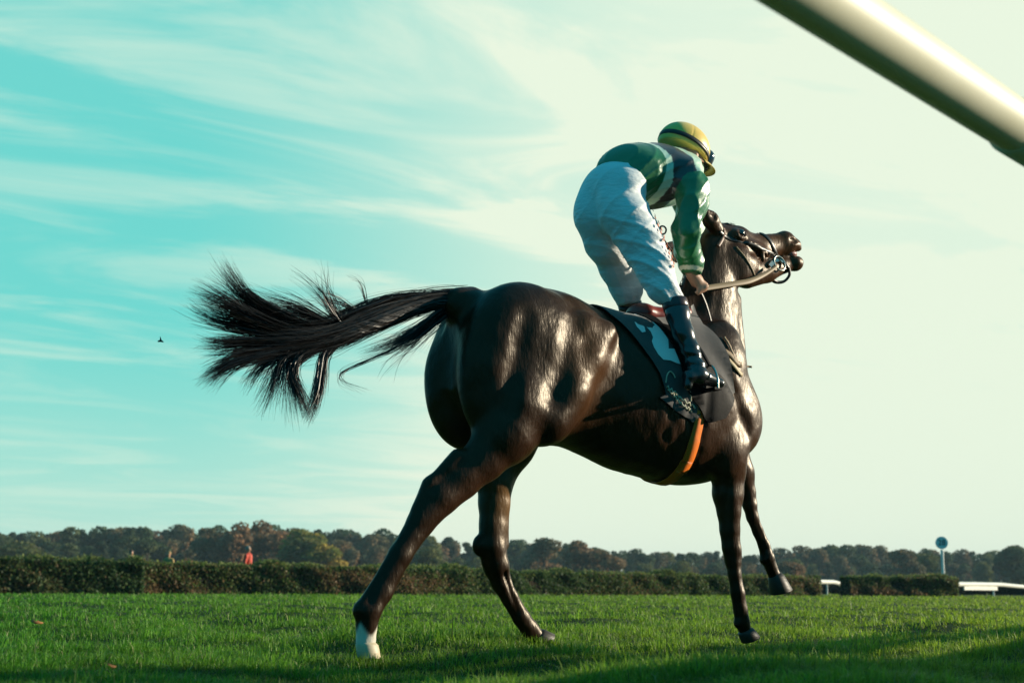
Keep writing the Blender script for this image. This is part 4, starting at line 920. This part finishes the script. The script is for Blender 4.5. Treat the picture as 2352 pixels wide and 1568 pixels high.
cuff = ((P[:, 2] < ch[2]+.028) & (P[:, 2] > ch[2]+.010) & (P[:, 1] < 0)); c = np.where(cuff[:, None], np.array([[.62, .66, .5]]), c)
M_silk = mat('satin_silks', (.006, .19, .062), .33, .9, attr='tone', coat=.2, sheen=.1, bump=[(18., .3, .012), (60., .12, .003)])
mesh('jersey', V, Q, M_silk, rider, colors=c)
# red and orange sponsor letters down the outer thigh seam
M_lett = mat('orange_print', (.62, .13, .05), .6)
pts = [(1494, 478), (1500, 496), (1507, 514), (1513, 530), (1519, 546), (1526, 562), (1532, 578), (1537, 592), (1541, 606)]
mbl = MB()
for i, (x, y) in enumerate(pts):
    for dx, dy in ((-3, -4), (-4, 3)):
        p, n = lf.hit(x+dx+4, y+dy, .009); q, n2 = lf.hit(x+dx+6, y+dy+6, .009); mbl.strap([p, (p+q)/2, q], [n, n, n2], .010, .002)
mbl.build('lettering', M_lett, br, False)
# boots
M_boot = mat('boot_leather', (.010, .012, .014), .24, .6, coat=.6, bump=[((22., 22., 9.), .25, .006)]); M_btop = mat('boot_top', (.035, .016, .018), .3, .6)
def boot(p, name='boot'):
    lo = np.min([a for a, r in p], 0)-.12; hi = np.max([a for a, r in p], 0)+.12; f = SDF(lo, hi, .006); f.chain(p[:-2], .02, .92)
    f.cap(p[-2][0], p[-1][0], p[-2][1], p[-1][1], .035, 1.); f.cap(p[-3][0], p[-2][0], p[-3][1], p[-2][1], .02)
    heel = p[-2][0]+np.array([-.055, 0, -.012]); f.cap(heel, p[-2][0], .034, .034, .02); f.cap(heel+np.array([-.012, 0, -.025]), heel+np.array([-.012, 0, -.04]), .024, .024, .006)
    top = p[0][0]; sl, X, Y, Zz = f.blk(lo, hi); ax = p[0][0]-p[1][0]; ax /= np.linalg.norm(ax); f.f = np.maximum(f.f, (X-top[0])*ax[0]+(Y-top[1])*ax[1]+(Zz-top[2])*ax[2])
    V, Q = f.mesh(2); n = f.grad(V); ank = np.exp(-((V[:, 2]-(p[-2][0][2]+.08))/.05)**2); V = V+n*(.0035*ank*np.sin(V[:, 2]*150+2*wob(V, 61, 12.))+.0015*wob(V, 62, 30.))[:, None]
    o = mesh(name, V, Q, M_boot, rider)
    a = p[0][0]; MB().tube([a-ax*.045, a-ax*.04, a-ax*.004, a+ax*.002], [p[0][1]+.002, p[0][1]+.0055, p[0][1]+.0055, p[0][1]+.002], 28).build('boot_top', M_btop, o)
    return o
rb = [(H(1549, 692, .235), .056), (H(1557, 722, .255), .056), (H(1570, 765, .285), .051), (H(1586, 805, .31), .043), (H(1596, 836, .325), .040), (H(1604, 862, .335), .042), (H(1652, 880, .345), .026)]
boot(rb)
lb = [(H(1446, 696, -.235), .056), (H(1452, 722, -.255), .056), (H(1468, 765, -.285), .051), (H(1486, 805, -.31), .042), (H(1498, 836, -.325), .040), (H(1508, 864, -.335), .042), (H(1556, 884, -.345), .026)]
boot(lb)
# stirrups hang from the saddle
for pts, wv in ((rb, 1), (lb, -1)):
    b = pts[-2][0]*.45+pts[-1][0]*.55; base = b+np.array([0, 0, -.045])
    pl = [base+np.array([0, .055, .0]), base+np.array([0, .052, .05]), base+np.array([0, .03, .095]), base+np.array([0, 0, .112]), base+np.array([0, -.03, .095]), base+np.array([0, -.052, .05]), base+np.array([0, -.055, .0])]
    st = MB().tube(smoothline(pl, 30), .0055, 8).build('stirrup_iron', M_metal, saddle); MB().box(base+np.array([0, 0, -.002]), (.022, .058, .006)).build('tread', M_blk, st, False)
    tp = surf(1.62, .75*wv, .03); MB().strap(smoothline([base+np.array([0, 0, .112]), (base+tp)/2+np.array([-.01, -.02*wv, .05]), tp], 14), [np.array([0, -1.*wv, .2])]*14, .022, .004).build('stirrup_leather', M_blk, saddle)
# cap: silk-covered helmet tilted forward
pitchR = rad(20); ca, sa = math.cos(pitchR), math.sin(pitchR); RM = np.array([[ca, 0, -sa], [0, 1, 0], [sa, 0, ca]])   # local x forward-down
HCn = H(1571, 338, 0)
def hl(v): return HCn+RM.T@np.asarray(v, float)
hf = SDF(HCn-.24, HCn+.24, .006); hf.ell(HCn, (.147, .112, .122), .01, RM)
sl, X, Y, Zz = hf.blk(HCn-.24, HCn+.24); lx = RM[0][0]*(X-HCn[0])+RM[0][2]*(Zz-HCn[2]); lz = RM[2][0]*(X-HCn[0])+RM[2][2]*(Zz-HCn[2])
hf.f = np.maximum(hf.f, -(lz+.035)); V, Q = hf.mesh(2)
n = hf.grad(V); q = (V-HCn)@RM.T; az = np.arctan2(q[:, 1], q[:, 0]); seam = np.exp(-(np.abs(((az*6/(2*math.pi)+.35) % 1)-.5)/.022)**2)
V = V+n*(-.0028*seam+.0022*wob(V, 71, 26.)*np.clip(1-(q[:, 2]/.1), 0, 1))[:, None]
M_cap = mat('yellow_silk', (.82, .55, .10), .4, .5, sheen=.2, bump=[(22., .25, .006)]); hel = mesh('helmet', V, Q, M_cap, rider)
bandp = []
for i in range(49):
    a = 2*math.pi*i/48; bandp.append(hl((.1465*math.cos(a)*.985, .1115*math.sin(a)*.985, -.006+.010*math.cos(a)*-1)))
mb = MB(); V = []
for i in range(48):
    p = bandp[i]; o_ = (p-hl((0, 0, -.005))); o_ /= np.linalg.norm(o_); up_ = RM.T@np.array([0, 0, 1.]); hw = .012
    V += [p-up_*hw-o_*.002, p-up_*hw+o_*.005, p+up_*hw+o_*.004, p+up_*hw-o_*.003]
mb.add(V, [(i*4+j, ((i+1) % 48)*4+j, ((i+1) % 48)*4+(j+1) % 4, i*4+(j+1) % 4) for i in range(48) for j in range(4)]).build('band', M_strap, hel)
V = []; k = 15
for row, (ext, dz_) in enumerate(((0., 0.), (.035, -.004), (.062, -.012), (.062, -.016), (.035, -.009), (0., -.005))):
    for j in range(k):
        a = rad(-62+124*j/(k-1)); e = ext*math.cos(a*1.25)**.6 if abs(a*1.25) < 1.5 else 0
        V.append(hl(((.142+e*1.15)*math.cos(a), (.108+e*.5)*math.sin(a), -.026+dz_-.055*(1-math.cos(a))-e*.12)))
MB().add(V, [(r_*k+j, r_*k+j+1, (r_+1)*k+j+1, (r_+1)*k+j) for r_ in range(5) for j in range(k-1)]).build('peak', mat('cap_peak', (.50, .36, .06), .5), hel)
gm = mat('goggle_lens', (.02, .025, .03), .06, .8, coat=1.)
gf = SDF(HCn-.3, HCn+.3, .006); gf.ell(hl((.150, 0, .012)), (.018, .065, .022), .01, RM); V, Q = gf.mesh(2); mesh('goggles', V, Q, gm, hel)
ff = SDF(HCn-.3, HCn+.3, .006); ff.ell(H(1614, 364, 0), (.052, .072, .05), .02); ff.ell(H(1610, 378, 0), (.045, .06, .045), .02); V, Q = ff.mesh(2); mesh('goggles', V, Q, gm, rider)['label'] = 'dark goggles over the eyes'
# whip held in the left hand
wp = empty('riding_whip', tuple(HO), TH, 'brown padded riding whip held level in the left hand', 'whip')
a, b = H(1531, 566, -.035), H(1620, 553, -.02)
MB().tube([a, a+(b-a)*.1, b-(b-a)*.03, b], [.016, .022, .022, .014], 14).build('padded_flap', mat('whip_leather', (.16, .09, .075), .55, .4), wp)
c = a+(a-b)*.9+np.array([0, .0, -.02]); MB().tube([a+(b-a)*.05, c], [.008, .005], 10).build('shaft', M_blk, wp)

# ================================================================ SMALL THINGS
M_dead = mat('dead_leaf', (.42, .20, .06), .7, .3, var=(40., .8, (.28, .12, .04)), transl=.2)
def leaf(px, py, s, label, rz):
    p = ground(px, py, .045); root_v = []; Fq = []
    out = [(-1, 0), (-.6, .35), (-.2, .28), (.1, .5), (.35, .3), (.7, .3), (1, 0), (.7, -.3), (.35, -.3), (.1, -.5), (-.2, -.28), (-.6, -.35)]
    V = [(0, 0, .25*s)]+[(x*s, y*s, s*(.35*abs(y)+.25*x*x+.05*math.sin(7*x))) for x, y in out]
    V += [(v[0], v[1], v[2]-.0012) for v in V]; n = len(out)
    Fq = [(0, 1+i, 1+(i+1) % n) for i in range(n)]+[(13, 14+(i+1) % n, 14+i) for i in range(n)]+[(1+i, 14+i, 14+(i+1) % n, 1+(i+1) % n) for i in range(n)]
    V = np.array(V); o = mesh('fallen_leaf', V, Fq, M_dead, None); o.location = p; o.rotation_euler = (rad(35), rad(10), rz); tag(o, label, 'leaf', 'fallen leaves on the turf')
leaf(84, 1430, .040, 'brown curled fallen leaf on the grass at the far left', .3); leaf(254, 1530, .022, 'small orange fallen leaf on the shaded grass at lower left', 1.2); leaf(1482, 1529, .022, 'small brown fallen leaf on grass below the belly of the horse', 2.)
M_bug = mat('insect_dark', (.02, .05, .045), .5)
q = at_y(369, 782, 6.); MB().tube([(-.012, 0, -.004), (0, 0, 0), (.012, 0, -.006)], [.003, .006, .002], 8).add([(-.004, 0, .004), (.004, 0, .004), (-.006, .01, .022)], [(0, 1, 2)]).build('insect', M_bug).location = q
tag(bpy.data.objects['insect'], 'tiny dark insect flying in the teal sky left of the tail', 'insect')
